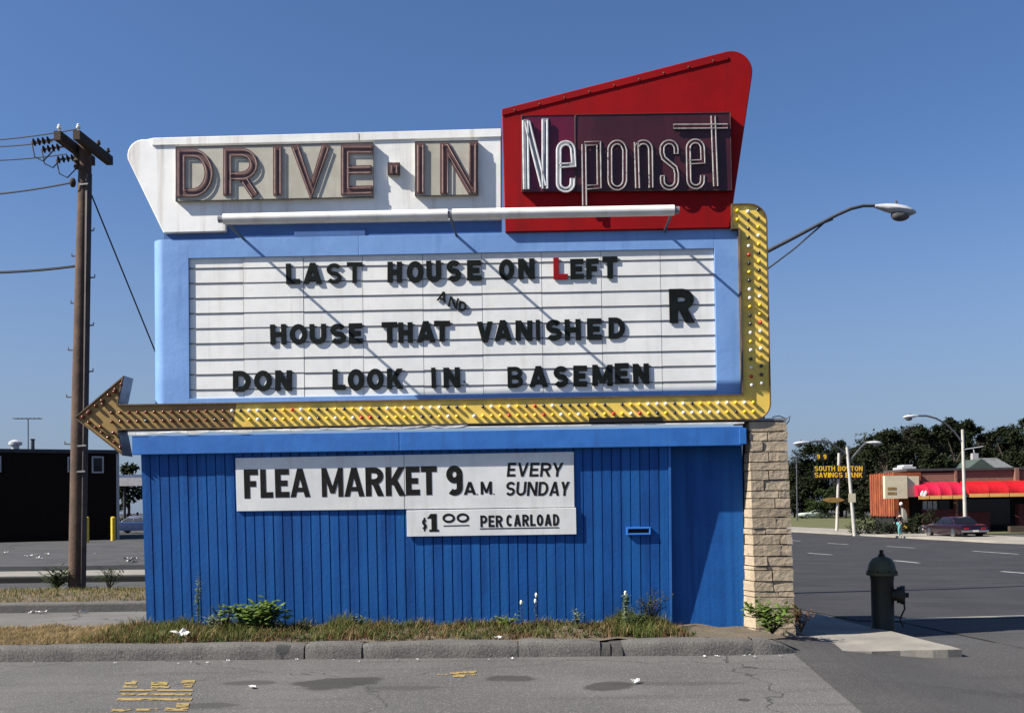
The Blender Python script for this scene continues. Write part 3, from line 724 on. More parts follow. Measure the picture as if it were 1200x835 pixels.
mb.add([(x, y, z) for z in (mz0, mz1) for x, y in prof], [(i, i+1, len(prof)+i+1, len(prof)+i) for i in range(len(prof)-1)])
mb.add([(x, y, mz1) for x, y in prof]+[(px0, .55, mz1)], [tuple(range(len(prof)+1))])
mb.build('side_post', M['sheet_blue'], mq, smooth=True)
pz_j = P(420, 285, FY).x
mb = MB(); mb.box(px0+.001, pz_j, FY, PY+.03, pz1_, mz1); mb.box(pz_j+.003, px1, FY-.0015, PY+.03, pz1_, mz1)
mb.build('top_rail', M['sheet_blue'], mq, bevel=.004)
mb = MB(); mb.box(px0+.001, px1, FY, PY+.03, mz0, pz0_); mb.build('bottom_rail', M['sheet_blue'], mq, bevel=.004)
mb = MB(); mb.box(px1+.001, mx1, FY-.001, PY+.03, mz0, mz1); mb.build('right_post', M['sheet_blue'], mq, bevel=.004)
MB().box(mx0+.18, mx1-.01, PY+.032, .55, mz0+.005, mz1-.005).build('cabinet', M['sheet_blue'], mq)
seams = [P(x, 380, PY).x for x in (285.5,356,425.5,496,565.5,635.5,705.5,775)]
edges = [px0]+seams+[px1]
mb = MB()
for a, b in zip(edges[:-1], edges[1:]): mb.box(a+.003, b-.003, PY+R.uniform(-.002,.002), PY+.028, pz0_, pz1_)
mb.build('letter_panel', M['panel_white'], mq)
tl = [314.5,332.3,350.4,367.9,386,403.5,421.3,438.7,457.4]; tr = [304,321,338.6,356,374,391.5,410.5,428.4,445.3]
TRZ = []
for yl_, yr_ in zip(tl, tr):
    z = (P(224,yl_,PY).z+P(838,yr_,PY).z)/2; TRZ.append(z)
    mb = MB()
    for a, b in zip(edges[:-1], edges[1:]):
        j = R.uniform(-.004,.004); mb.box(a+.001, b-.001, PY-.0055, PY+.004, z-.006+j, z+.006+j)
    mb.build('letter_track', M['track_grey'], mq)

# changeable letters -------------------------------------------------------------
ORD = ['first','second','third','fourth','fifth','sixth','seventh','eighth']
def letter(c, x0, y0, x1, y1, label, m=None, tk=.22, rot=0, group='black changeable letters on the marquee', tilt=None):
    a = P(x0, y1, PY-.012); b = P(x1, y1, PY-.012); t = P((x0+x1)/2, y0, PY-.012)
    w = b.x-a.x; h = t.z-(a.z+b.z)/2; O = Vector((a.x, PY-.006, (a.z+b.z)/2))
    ang = rad(rot) + (R.uniform(-.02,.02) if tilt is None else tilt)
    U = X*math.cos(ang)+Z*math.sin(ang); V = Z*math.cos(ang)-X*math.sin(ang)
    mb = MB(); stk = min(tk*h, w*.42)
    if c == 'I': stk = w
    O2 = Vector((0,0,0))
    strips_to(mb, glyph(c, w, h, stk), O2, U, V, NF, .013+R.uniform(0,.004), .0003)
    o = mb.build('marquee_letter', m or M['black'], bevel=.003); o.location = O
    return tag(o, label, 'letter', group)
rows = [('top', [('LAST', [(335.4,308.7,351.6,332.9),(355,307.6,377.5,332.4),(383,308.5,400.4,332.5),(406.3,307,424.3,331.6)]),
                 ('HOUSE', [(454,306.5,471,331),(476.5,305.8,496.3,331.2),(500,305.5,517.5,330.6),(523.7,305,540.6,330),(547.4,304.6,564,328.8)]),
                 ('ON', [(584.5,303.5,602.7,328.2),(607.3,302.8,626.7,327)]),
                 ('LEFT', [(648.6,301.7,665.7,327.4),(668.5,303.3,684.3,327),(687,302.8,702,327),(706,300.5,724,326.2)])]),
        ('middle', [('HOUSE', [(317,380,335.8,403.8),(339.5,379.5,360,403.5),(363,379.5,382.5,403.2),(387,379,405.5,403),(409,378.7,425,402.6)]),
                 ('THAT', [(447.5,377.3,466,402),(466.8,377.5,483.8,401.6),(488,376,510.5,401),(508.5,375.5,527.5,400)]),
                 ('VANISHED', [(559,376.7,578,401),(579,375,600.3,399.4),(604,375.2,623.8,399),(628.3,374.5,633.2,398.7),(640,374.5,658.7,399.2),(662,374,681,398.7),(688,372.8,705,398),(713,371.7,732.5,396.6)])]),
        ('bottom', [('DON', [(273,434.2,293.8,458.8),(298,434,318.8,458.3),(322.5,433.6,342,457.6)]),
                 ('LOOK', [(389.5,432.5,405,456.4),(407.5,432.2,427,457.2),(430,431.8,450,456.6),(453.7,431.8,472.5,455.6)]),
                 ('IN', [(505.8,430.6,511,454.8),(520,430.5,539.5,454.3)]),
                 ('BASEMEN', [(595,429.6,613,454),(620,428.6,642.4,453.2),(648.6,428.6,666,453.4),(671.8,428,688,452.6),(694,427,718,451.8),(720.8,425.3,737.5,449.6),(742,426,761,450)])])]
for rn, words in rows:
    for wd, boxes in words:
        for i, (c, bx) in enumerate(zip(wd, boxes)):
            red = (wd == 'LEFT' and i == 0)
            lb = ('red letter L, the only red one, starting LEFT in the top row of the marquee' if red else
                  'black marquee letter %s, %s letter of %s in the %s row' % (c, ORD[i], wd, rn))
            thin = wd == 'BASEMEN' and i == 0 or wd == 'LAST' and i in (2, 3)
            letter(c, *bx, lb, M['letter_red'] if red else None, .20 if thin else (.26 if c in 'ENTFM' else .25))
letter('R', 784.7,338.3,813.8,378.4, 'extra large black letter R standing alone at the right of the marquee', tk=.25)
for c, bx, r_ in (('A',(511.5,339.5,522.6,351.5),-22),('N',(524.5,346.5,535.5,358.5),-20),('D',(537,352.5,546,364),-8)):
    letter(c, *bx, 'small tilted black letter %s in the little word AND between the top and middle rows' % c, tk=.2, rot=r_*.8, tilt=0)
letter('.', 543,443,547.5,448, 'black full stop after IN in the bottom row of the marquee', tk=1.0, tilt=0)

# =================================================================== ARROW
ar = thing('arrow_sign', 'long yellow arrow studded with coloured bulbs, running down and under the marquee to point left', 'arrow sign', (0, -.2, 2.7))
AY = -.252
def A_(px, py): return P(px, py, AY)
# outline in photo pixels, squared up in the world
def L2(px, py): v = A_(px, py); return (v.x, v.z)
tip = L2(86.5,489); hu = L2(144.5,440); hl = L2(143.5,533.5)
sz1_ = (L2(137,473)[1]+L2(871,462)[1])/2; sz0_ = (L2(138,504)[1]+L2(885,491)[1])/2
cxi = (L2(870,462)[0]+L2(866,280)[0])/2; cxo = (L2(904.5,450)[0]+L2(898.5,280)[0])/2
ctz = L2(880,238)[1]; capl = L2(857,238)[0]; capb = L2(862,268)[1]
j1 = L2(137.5,473)[0]
rc = .2
out = [tip, hl, (j1, sz0_)]
out += [(cxo-rc+rc*math.cos(rad(a)), sz0_+rc+rc*math.sin(rad(a))) for a in range(-90, 1, 15)]
rc2 = .22
out += [(cxo-rc2+rc2*math.cos(rad(a)), ctz-rc2+rc2*math.sin(rad(a))) for a in range(0, 91, 15)]
out += [(capl, ctz), (capl, capb), (cxi, capb), (cxi, sz1_), (j1, sz1_), hu]
split = L2(275, 490)[0]
# faces: ochre left part, yellow right part
def inset(poly, d):
    n = len(poly); o = []
    for i in range(n):
        a, b, c = Vector(poly[i-1]), Vector(poly[i]), Vector(poly[(i+1) % n]); d1 = (b-a).normalized(); d2 = (c-b).normalized()
        n1 = Vector((-d1.y, d1.x)); n2 = Vector((-d2.y, d2.x)); m = (n1+n2).normalized(); o.append(b+m*(d/max(.3, m.dot(n1))))
    return [(p.x, p.y) for p in o]
inn = inset(out, .014)
LIP = .028
left_face = [tip, hl, (j1, sz0_), (split-.03, sz0_), (split+.02, sz1_), (j1, sz1_), hu]
right_face = [(split-.03, sz0_)] + out[3:-2] + [(split+.02, sz1_)]
mb = MB(); mb.prism([(x, AY+LIP, z) for x, z in left_face], 0, (0, .02, 0)); mb.build('ochre_face', M['ochre'], ar)
mb = MB(); mb.prism([(x, AY+LIP-.004, z) for x, z in right_face], 0, (0, .02, 0)); mb.build('face', M['yellow'], ar)
n = len(out); mb = MB()
vs = [(x, AY, z) for x, z in out]+[(x, AY, z) for x, z in inn]+[(x, AY+LIP+.03, z) for x, z in inn]+[(x, AY+.29, z) for x, z in out]
fs = []
for i in range(n):
    k = (i+1) % n
    fs += [(i, k, n+k, n+i), (n+i, n+k, 2*n+k, 2*n+i), (i, 3*n+i, 3*n+k, k)]
fs.append(tuple(3*n+i for i in range(n)))
mb.add(vs, fs); mb.box(cxi-.004, cxi+.012, AY-.03, AY-.001, sz1_+.01, capb-.01); mb.build('casing', M['edge_brown'], ar)  # box: fin added on the inner column edge to widen its shadow
# grey rear flanges of the arrow head
mb = MB()
for (p0, p1) in ((hu, (j1, sz1_)), (hl, (j1, sz0_))):
    e = .004
    mb = MB(); mb.prism([(p0[0]+e, AY+.01, p0[1]), (p1[0]+e, AY+.01, p1[1]), (p1[0]+e, AY+.30, p1[1]), (p0[0]+e, AY+.30, p0[1])], 0, (.006, 0, 0)); mb.build('head_flange', M['grey_metal'], ar)
# black patch on the lower edge of the shaft
MB().box(L2(690,490)[0], L2(776,490)[0], AY-.006, AY+.02, sz0_-.002, sz0_+.055).build('missing_strip', M['void'], ar)
# bulbs
def bulb_mesh(c):
    b = MB().lathe([(.016,.0),(.021,.012),(.0225,.026),(.020,.036),(.013,.044),(.005,.047)], n=10, axis='y')
    o = b.build('bulb', M['bulb_'+c], ar, smooth=True); return o
protos = {}
blist = []
zA, zB = sz1_-(sz1_-sz0_)*.33, sz1_-(sz1_-sz0_)*.68
dx = 10.32*(.01035)
x = L2(131,486)[0]; i = 0
while x < cxo-.17:
    for zz in (zA, zB):
        if x < split-.05: c = 'rust' if R.random() < .9 else 'dark'
        else: c = R.choices(['white','yellow','dark','red'], [36,34,24,6])[0]
        if x > L2(845,480)[0]: c = R.choices(['yellow','dark','white','red'], [45,25,20,10])[0]
        if not (x > split and R.random() < .03): blist.append((x, zz, c))
    x += dx; i += 1
zc = zA+dx*2.0
xa, xb = cxi+(cxo-cxi)*.33, cxi+(cxo-cxi)*.68
while zc < ctz-.1:
    for q, xx in enumerate((xa, xb)):
        blist.append((xx, zc+(.02 if q else 0), R.choices(['yellow','dark','white','red'], [38,30,28,4])[0]))
    zc += dx
blist.append((xa-.13, ctz-.09, 'yellow')); blist.append((xa-.13, ctz-.20, 'yellow'))
for t in (.1,.23,.36,.49,.62,.75,.88):                       # along both edges of the head
    for q, s in ((hu, 1), (hl, -1)):
        xx = tip[0]+(q[0]-tip[0])*t+.05; zz = tip[1]+(q[1]-tip[1])*t-.045*s
        blist.append((xx, zz, 'rust'))
for px_, py_ in ((118,500),(133,507),(120,473),(134,459),(103,484)): v = L2(px_, py_); blist.append((v[0], v[1], 'rust'))
blist.sort(key=lambda b: (b[0]-0)**2 + (b[1]-1.6)**2, reverse=False)
near = blist[:100]; rest = blist[100:]
for (x, z, c) in near:
    if c not in protos: o = protos[c] = bulb_mesh(c)
    else: o = protos[c].copy(); COL.objects.link(o)
    o.parent = ar; o.location = Vector((x, AY+LIP-.004, z))-ar.location
# remaining bulbs: one part (several materials)
mb = MB(); mi = []; names = ['white','yellow','red','dark','rust']
for (x, z, c) in rest:
    n0 = len(mb.f)
    mb.lathe([(.016,.0),(.021,.012),(.0225,.026),(.020,.036),(.013,.044),(.005,.047)], c=(x, AY+LIP-.004, z), n=9, axis='y')
    mi += [names.index(c)]*(len(mb.f)-n0)
o = mb.build('bulb', None, ar, smooth=True); o['kind'] = 'stuff'
for nm in names: o.data.materials.append(M['bulb_'+nm])
for p, k in zip(o.data.polygons, mi): p.material_index = k

# =================================================================== WHITE WING: DRIVE-IN
WY = -.185
wing = thing('white_wing_sign', 'white swept sign panel with brown neon DRIVE-IN lettering, above the marquee left half', 'sign', (-2.5, -.1, 4.6))
def pw(px, py, y=WY): v = P(px, py, y); return (v.x, y, v.z)
wp = [pw(190,278.5), pw(592,268), pw(592,150), pw(178,161.5)]
c_ = P(168,182,WY); w_ = []
for a in range(80, 196, 14): w_.append((c_.x+.205*math.cos(rad(a)), WY, c_.z+.205*math.sin(rad(a))))
wp = [pw(191.5,273), pw(265,271.2), pw(265,262.5), pw(587.5,257), pw(587.5,150.3), pw(180,161.2)] + [w_[i] for i in range(len(w_))]
MB().prism(wp, 0, (0,.26,0)).build('panel', M['wing_white'], wing, bevel=.012)
# top ledge strip
mb = MB(); a, b, c, d_ = pw(178.5,163,0), pw(591,151.2,0), pw(591,160,0), pw(178.5,170.8,0)
mb.prism([(p[0], WY-.018, p[2]) for p in (pw(178.5,162.4), pw(421,155.6), pw(421,165.2), pw(178.5,170.8))], 0, (0,.017,0))
mb.prism([(p[0], WY-.018, p[2]) for p in (pw(422,155.6), pw(587.3,151.3), pw(587.3,160.7), pw(422,165.2))], 0, (0,.017,0))
mb.build('top_ledge', M['wing_white'], wing, bevel=.004)
mb = MB(); mb.box(P(192,270,-.13).x, P(588,270,-.13).x, -.13, -.08, mz1+.002, P(400,258,-.13).z)
mb.build('under_strip', M['trim_blue'], wing)
MB().box(P(345,272,-.13).x, P(428,272,-.13).x, -.145, -.131, mz1+.004, mz1+.10).build('access_plate', M['trim_blue'], wing)
def backing(x0, y0, x1, y1, tl_=0):
    a, b, c, d_ = [P(x, y, WY-.05) for x, y in ((x0,y1),(x1,y1-tl_),(x1,y0-tl_),(x0,y0))]
    bx = MB().prism([a, b, c, d_], 0, (0,.07,0)).build('letter_backing', M['cream_backing'], wing)
    fr = MB(); cen = (a+b+c+d_)/4
    pts = [a, b, c, d_]
    fr.tube([p+Vector((0,-.004,0)) for p in pts], .007, 6, closed=True); fr.build('backing_frame', M['box_dark'], bx)
    return bx
b1 = backing(206, 172.3, 437.5, 236, 5.2); b2 = backing(486.5, 166, 560, 229.6, 1.2); b3 = backing(454.8, 190.8, 468.3, 205.3)
LY = WY-.052
def zp(x, y, ox, oy, s): return (ox+x/s, oy+y/s)
def chan(c, contours, tubes, ox, oy, s, par):
    """channel letter from zoom coordinates: filled outline strips + neon runs"""
    mb = MB()
    for i, strip in enumerate(contours):
        A = [zp(*p, ox, oy, s) for p in strip[0]]; B_ = [zp(*p, ox, oy, s) for p in strip[1]]
        A = [P(*p, LY) for p in A]; B_ = [P(*p, LY) for p in B_]
        a2 = [(p.x, p.z) for p in A]; b2_ = [(p.x, p.z) for p in B_]
        strips_to(mb, [(a2, b2_)], Vector((0, LY, 0)), X, Z, NF, .013+.0008*i)
    lo = mb.build('letter', M['brown_letter'], par)
    for run in tubes:
        pts = [P(*zp(*p, ox, oy, s), LY-.024) for p in run]
        MB().tube([Vector((p.x, LY-.024, p.z)) for p in pts], .0058, 6, closed=True).build('neon_tube', M['neon_tan'], lo, smooth=True)
    return lo
def rb(pts, t, closed=False): return ribbon(pts, t, closed)
def outline(strip): return [*strip[0]] + [*reversed(strip[1])]
def inset_strip(pts, t, k=.6, closed=False):
    """a loop of tube running just inside a stroke"""
    A, B_ = ribbon(pts, t*k, closed)
    if closed: return [A[:-1], B_[:-1]]
    # shorten ends
    return [A + list(reversed(B_))]
def shorten(pts, d):
    a, b = Vector(pts[0]), Vector(pts[1]); c, e = Vector(pts[-1]), Vector(pts[-2])
    p = list(pts); p[0] = tuple(a+(b-a).normalized()*d); p[-1] = tuple(c+(e-c).normalized()*d); return p
t1 = 40
# D R I V E in zoom coordinates (origin 130,130 scale 4)
def stroke_letter(strokes, t, ox, oy, s, par, joined=None):
    cont = []; tubes = []
    for st_ in strokes:
        closed = st_[0] == 'c'; pts = st_[1:]
        cont.append(ribbon(pts, t, closed))
        if not closed: pts = shorten(pts, t*.22)
        tubes += inset_strip(pts, t, .62, closed)
    return chan('', cont, joined or tubes, ox, oy, s, par)
h_ = t1/2
Dp = [(308+h_,178+h_), (385,178+h_)] + [(385+(480-h_-385)*math.sin(rad(a)), 291-(113-h_)*math.cos(rad(a))) for a in range(10, 171, 16)] + [(385,404-h_), (308+h_,404-h_)]
stroke_letter([('c', *Dp)], t1, 130, 130, 4, wing)
Rb = [(527+h_,396), (527+h_,174+h_), (610,174+h_)] + [(610+(690-h_-610)*math.sin(rad(a)), 250-(56)*math.cos(rad(a))) for a in range(10, 171, 20)] + [(610,306), (527+h_+6,306)]
stroke_letter([('o', *Rb), ('o', (622,318), (676,398))], t1, 130, 130, 4, wing)
stroke_letter([('o', (781,165), (781,396))], t1, 130, 130, 4, wing)
stroke_letter([('o', (862,163), (937,378), (1010,160))], t1*.95, 130, 130, 4, wing)
stroke_letter([('o', (1226,160+h_), (1078+h_,160+h_), (1078+h_,394-h_), (1226,390-h_)), ('o', (1100,278), (1222,276))], t1, 130, 130, 4, wing)
t2 = 46
stroke_letter([('o', (357,186), (357,476))], t2, 420, 130, 4.91, wing)
stroke_letter([('o', (493,478), (493,184)), ('o', (660,476), (660,182)), ('o', (500,196), (650,464))], t2, 420, 130, 4.91, wing,
    joined=[[(484,470),(484,194),(512,194),(640,420),(640,190),(672,190),(672,466),(645,466),(514,246),(514,470)]])
stroke_letter([('o', (176,334), (233,334))], 62, 420, 130, 4.91, wing)

# =================================================================== RED WEDGE: Neponset
RY = -.20
red = thing('red_wedge_sign', 'tall slanting red sign panel with white neon lettering on a dark plate', 'sign', (2.2, -.1, 4.6))
def pr_(px, py, y=RY): v = P(px, py, y); return (v.x, y, v.z)
rcen = P(857, 84, RY); rr_ = .262
rp_ = [pr_(592,272), pr_(855,267)]
rp_ += [(rcen.x+rr_*math.cos(rad(a)), RY, rcen.z+rr_*math.sin(rad(a))) for a in range(-8, 106, 12)]
rp_ += [pr_(588,127.5)]
MB().prism(rp_, 0, (0,.30,0)).build('panel', M['red'], red, bevel=.01)
mb = MB(); q0, q1, q2, q3 = pr_(588.3,129.5), pr_(842,65.5), pr_(853,67), pr_(588.5,136)
mb.prism([(p[0], RY-.012, p[2]) for p in (pr_(588.6,128.6), pr_(846,64), pr_(853,66.5), pr_(853,69.8), pr_(588.6,135.4))], 0, (0,.0115,0))
led = mb.build('top_flange', M['red'], red)
mb = MB()
for i in range(9):
    t = (i+.5)/9; v = P(588.6+262*t, 132.6-65*t, RY-.012); mb.ball((v.x, RY-.014, v.z), .011, .008, .011, 8, 5)
mb.build('rivet', M['edge_brown'], led)
NY = RY-.055; ox, oy, s = 600, 120, 4.4444
def nz(x, y, yy=NY): v = P(ox+x/s, oy+y/s, yy); return Vector((v.x, yy, v.z))
MB().prism([nz(333,463), nz(1145,458), nz(1135,54), nz(333,66)], 0, (0,.054,0)).build('plate', M['maroon'], red)
MB().prism([nz(52,466), nz(331,463), nz(328,66), nz(50,70)], 0, (0,.052,0)).build('end_plate', M['maroon_light'], red)
mb = MB()
for ring in ([nz(333,463), nz(1145,458), nz(1135,54), nz(333,66)], [nz(52,466), nz(330,463), nz(328,66), nz(50,70)]):
    mb = MB(); mb.tube([p+Vector((0,-.003,0)) for p in ring], .006, 5, closed=True); mb.build('plate_frame', M['box_dark'], red)
NEO = [
 ('N', [[(75,455),(70,92)],[(172,452),(172,85)],[(78,100),(165,440)]], 26, True),
 ('e', [[(243,330),(322,325),(318,250)]+[(281+37*math.cos(rad(a)), 250-38*math.sin(rad(a))) for a in range(15,166,15)]+[(244,250),(244,420)]+[(280+36*math.cos(rad(a)), 420-36*math.sin(rad(a))) for a in range(195,346,15)]+[(316,395)]], 20, True),
 ('p', [[(379,540),(375,216)],[(375,216),(452,213),(455,438),(385,443)]], 20, False),
 ('o', [[(510,250)]+[(548+38*math.cos(rad(a)), 250-42*math.sin(rad(a))) for a in range(165,14,-15)]+[(588,250),(588,405)]+[(549+38*math.cos(rad(a)), 405-42*math.sin(rad(a))) for a in range(-15,-166,-15)]+[(511,405)]], 20, False),
 ('n', [[(655,450),(648,205)],[(648,240)]+[(685+37*math.cos(rad(a)), 245-38*math.sin(rad(a))) for a in range(165,14,-15)]+[(722,245),(725,448)]], 20, False),
 ('s', [[(856,270),(856,245)]+[(819+37*math.cos(rad(a)), 245-38*math.sin(rad(a))) for a in range(15,166,15)]+[(782,262),(790,290),(850,340),(858,370),(858,405)]+[(821+37*math.cos(rad(a)), 408-38*math.sin(rad(a))) for a in range(-15,-166,-15)]+[(784,395),(784,380)]], 20, False),
 ('e', [[(920,312),(995,308),(993,240)]+[(956+37*math.cos(rad(a)), 240-38*math.sin(rad(a))) for a in range(15,166,15)]+[(919,240),(922,400)]+[(958+35*math.cos(rad(a)), 405-36*math.sin(rad(a))) for a in range(195,346,15)]+[(993,378)]], 20, False),
 ('t', [[(1062,440),(1048,68)],[(838,126),(1126,124)]], 22, False)]
for c, strokes, t, filled in NEO:
    mb = MB()
    for i, pts in enumerate(strokes):
        A, B_ = ribbon(pts, t*1.25, c == 'o'); A = [nz(*p) for p in A]; B_ = [nz(*p) for p in B_]
        strips_to(mb, [([(p.x, p.z) for p in A], [(p.x, p.z) for p in B_])], Vector((0, NY, 0)), X, Z, NF, .010+.002*i)
    lo = mb.build('letter', M['channel_grey'] if filled else M['maroon'], red)
    for pts in strokes:
        if c == 'o':
            for side in ribbon(pts, t*.95, True):
                MB().tube([nz(*p, NY-.032) for p in side[:-1]], .0088, 6, closed=True).build('neon_tube', M['neon_grey'], lo, smooth=True)
        else:
            A, B_ = ribbon(shorten(pts, 3), t*.95)
            loop = [nz(*p, NY-.032) for p in A+list(reversed(B_))]
            MB().tube(loop, .0125 if filled else .0088, 6, closed=True).build('neon_tube', M['neon_white' if filled else 'neon_grey'], lo, smooth=True)

# =================================================================== LIGHT TUBE over the marquee
TY = -.90
lt = thing('floodlight_tube', 'long white tubular light fixture held out over the top of the marquee', 'light fixture', (0, TY, 5.0))
ta, tb, tc_ = P(262,257.5,TY), P(527,250,TY), P(790,245.6,TY)
tz = (ta.z+tc_.z)/2
MB().tube([(ta.x,TY,tz),(tb.x-.02,TY,tz+.004)], .062, 16).build('tube', M['tube_white'], lt, smooth=True)
MB().tube([(tb.x+.03,TY,tz+.004),(tc_.x,TY,tz)], .062, 16).build('tube', M['tube_white'], lt, smooth=True)
mb = MB()
for x, dxx in ((ta.x-.06, .12), (tb.x-.02, .05), (tc_.x, .06)): mb.tube([(x,TY,tz),(x+dxx,TY,tz)], .045, 10)
mb.build('end_cap', M['grey_metal'], lt)
for x in (ta.x+.02, tb.x+.01, tc_.x-.03):
    MB().tube([(x, TY, tz-.03), (x+.015, FY-.004, mz1-.02)], .017, 8).build('bracket', M['arm_grey'], lt)
    
# =================================================================== FLEA MARKET boards
def board(name, pxs, label, off=.0):
    t = thing(name, label, 'sign', W(*pxs[0], off))
    c = [W(x, y, off+.02) for x, y in pxs]
    bb = MB().prism(c, 0, tuple(-WN*.02)).build('board', M['panel_white'], t, bevel=.003)
    return t
def blet(par, items, off=.0215, tkf=.2):
    for it in items:
        mb = MB()
        c, x0, y0, x1, y1 = it[:5]; tk = it[5] if len(it) > 5 else tkf
        a, b, t = W(x0, y1, off), W(x1, y1, off), W((x0+x1)/2, y0, off)
        w = b.x-a.x; h = (t-(a+b)/2).dot(WV); sk = it[6] if len(it) > 6 else 0
        stx = tk*h if c not in 'I' else w
        strips_to(mb, glyph(c, w, h, min(stx, w*.45)), a, X, (WV+X*sk), WN, .001, .0002)
        mb.build('letter', M['black_paint'], par)
fm = board('flea_market_board', [(277.6,598.7),(673.3,593.8),(672.3,529),(275.8,536.4)], 'wide white board painted FLEA MARKET 9 A.M. EVERY SUNDAY on the blue boards')
def fz(c, x0, y0, x1, y1, *k): return (c, 260+x0/2.727, 510+y0/2.727, 260+x1/2.727, 510+y1/2.727, *k)
its = [fz('F',72,108,117,201), fz('L',124,108,164,199), fz('E',171,107,216,198), fz('A',219,106,283,197,.18), fz('M',320,104,388,196,.17), fz('A',391,103,456,195,.18), fz('R',460,102,517,194), fz('K',524,101,586,193), fz('E',588,99,633,191), fz('T',637,98,688,190),
       fz('9',718,96,770,192), fz('A',773,148,812,189,.22), fz('.',814,178,821,189,1.), fz('M',827,147,863,188,.2), fz('.',867,177,874,188,1.)]
x = 910
for c, w in zip('EVERY', (32,40,34,38,38)): its.append(fz(c, x, 87, x+w-5, 131, .17, .12)); x += w
x = 906
for c, w in zip('SUNDAY', (33,35,36,35,36,30)): its.append(fz(c, x, 147.5, x+w-4, 192, .17, .10)); x += w
blet(fm, its)
mb = MB(); a, b = W(473.4, 533, .0205), W(474, 596, .0205); mb.prism([b-X*.003, b+X*.003, a+X*.003, a-X*.003], 0, tuple(-WN*.01)); mb.build('joint', M['box_dark'], fm)
cb = board('carload_board', [(477,628.4),(675.6,625.6),(675,594.6),(476.4,597.8)], 'small white board with a dollar price per carload hanging below the wide market board', .012)
its = [fz('$',640,262,655,305,.16), fz('1',655,250,693,307,.5), fz('O',705,249,745,279,.24), fz('O',750,248,790,278,.24)]
x = 826
for c, w in zip('PER', (26,23,26)): its.append(fz(c, x, 255, x+w-4, 292, .19)); x += w
x = 909
for c, w in zip('CARLOAD', (24,27,25,21,25,27,24)): its.append(fz(c, x, 253-(x-909)*.015, x+w-4, 290-(x-909)*.015, .19)); x += w
blet(cb, its, off=.0335)
def ul(x0, y0, x1, y1):
    a, b = W(260+x0/2.727, 510+y0/2.727, .0335), W(260+x1/2.727, 510+y1/2.727, .0335); v = WV*.011
    MB().prism([a-v, b-v, b, a], 0, tuple(WN*.0012)).build('underline', M['black_paint'], cb)
ul(708,287,790,285); ul(824,296,1077,292)

# =================================================================== VEGETATION
def blades(name, m, spots, h, w, lean=.4):
    mb = MB()
    for q_ in spots:
        x, y, z = q_[:3]; a = R.uniform(0, 6.28); hh = h*(q_[3] if len(q_) > 3 else 1)*R.uniform(.45, 1.2); d = Vector((math.cos(a), math.sin(a), 0)); s = Vector((-d.y, d.x, 0))*w*R.uniform(.6,1.3)/2
        p = Vector((x, y, z-.01)); l1 = R.uniform(.1, lean); mid = p+Z*hh*.6+d*hh*l1*.4; tp = p+Z*hh*R.uniform(.75,1)+d*hh*l1*1.2
        mb.add([p-s, p+s, mid+s*.7, mid-s*.7, tp], [(0,1,2,3),(3,2,4)])
    o = mb.build(name, m, fix=False); return o
def vx(px): return P(px, 740, -.4).x
sp = []
for _ in range(11000):                                        # dry strip, left of the booth
    x = R.uniform(-7.6, vx(190)); y = R.uniform(ky(x)+KW+.04, .3)
    sp.append((x, y, strip_z(x, y)))
tag(blades('dry_grass', M['grass_dry'], sp, .07, .009, 1.6), 'matted straw-coloured grass along the kerb left of the booth', 'grass', kind='stuff')
def dens(px):
    v = 0
    for c, w, a in ((165,35,1.3),(215,25,.7),(260,25,.8),(300,40,.9),(350,20,.6),(425,35,1.0),(395,18,.6),(500,40,.6),(590,30,.6),(640,40,.5),(735,35,1.3),(765,22,1.2),(905,24,.8),(550,30,.35)): v += a*math.exp(-((px-c)/w)**2)
    return min(1.2, v)
sp, sr, sdk = [], [], []
for _ in range(24000):
    px = R.uniform(120, 800); dn = dens(px)
    if R.random() > .10+.65*dn: continue
    x = vx(px)+R.uniform(-.02,.02); y = R.uniform(-1.5, -.03) if R.random() < .72 else R.uniform(-.45, -.02)
    y = max(y, ky(x)+KW+R.uniform(-.01,.08))
    z = strip_z(x, y); k = R.random()
    cl = .5+.5*math.sin(px*.07)+.2*math.sin(px*.31)
    near_ = max(0, 1-abs(y+.25)/.5)
    (sp if k < .18+.62*dn*cl else sr if k < .86 else sdk).append((x, y, z, .45+.55*dn+.5*dn*near_*max(0,math.sin(px*.13))))
tag(blades('weed_grass', M['grass_green'], sp, .15, .010, .9), 'rough green grass growing along the foot of the booth', 'grass', kind='stuff')
tag(blades('rusty_weeds', M['grass_rust'], sr, .09, .016, 1.0), 'low rust-brown dead weeds along the foot of the booth', 'weeds', kind='stuff')
tag(blades('straw_weeds', M['grass_dry'], sdk, .14, .009, .8), 'pale straw stems among the weeds at the foot of the booth', 'weeds', kind='stuff')
sp, sr = [], []
for _ in range(9000):
    x = R.uniform(-12, -4.2); y = R.uniform(2.8, 5.6); j = (y-2.75)/2.9
    z = .22+.07*math.sin(math.pi*min(1, j*1.1))
    (sp if R.random() < .30 else sr).append((x, y, z))
tag(blades('bank_grass', M['grass_dry'], sr, .075, .012, 1.3), 'dry grass round the foot of the utility pole', 'grass', kind='stuff')
tag(blades('bank_grass_green', M['grass_green'], sp, .11, .012, 1.0), 'green grass tufts round the foot of the utility pole', 'grass', kind='stuff')

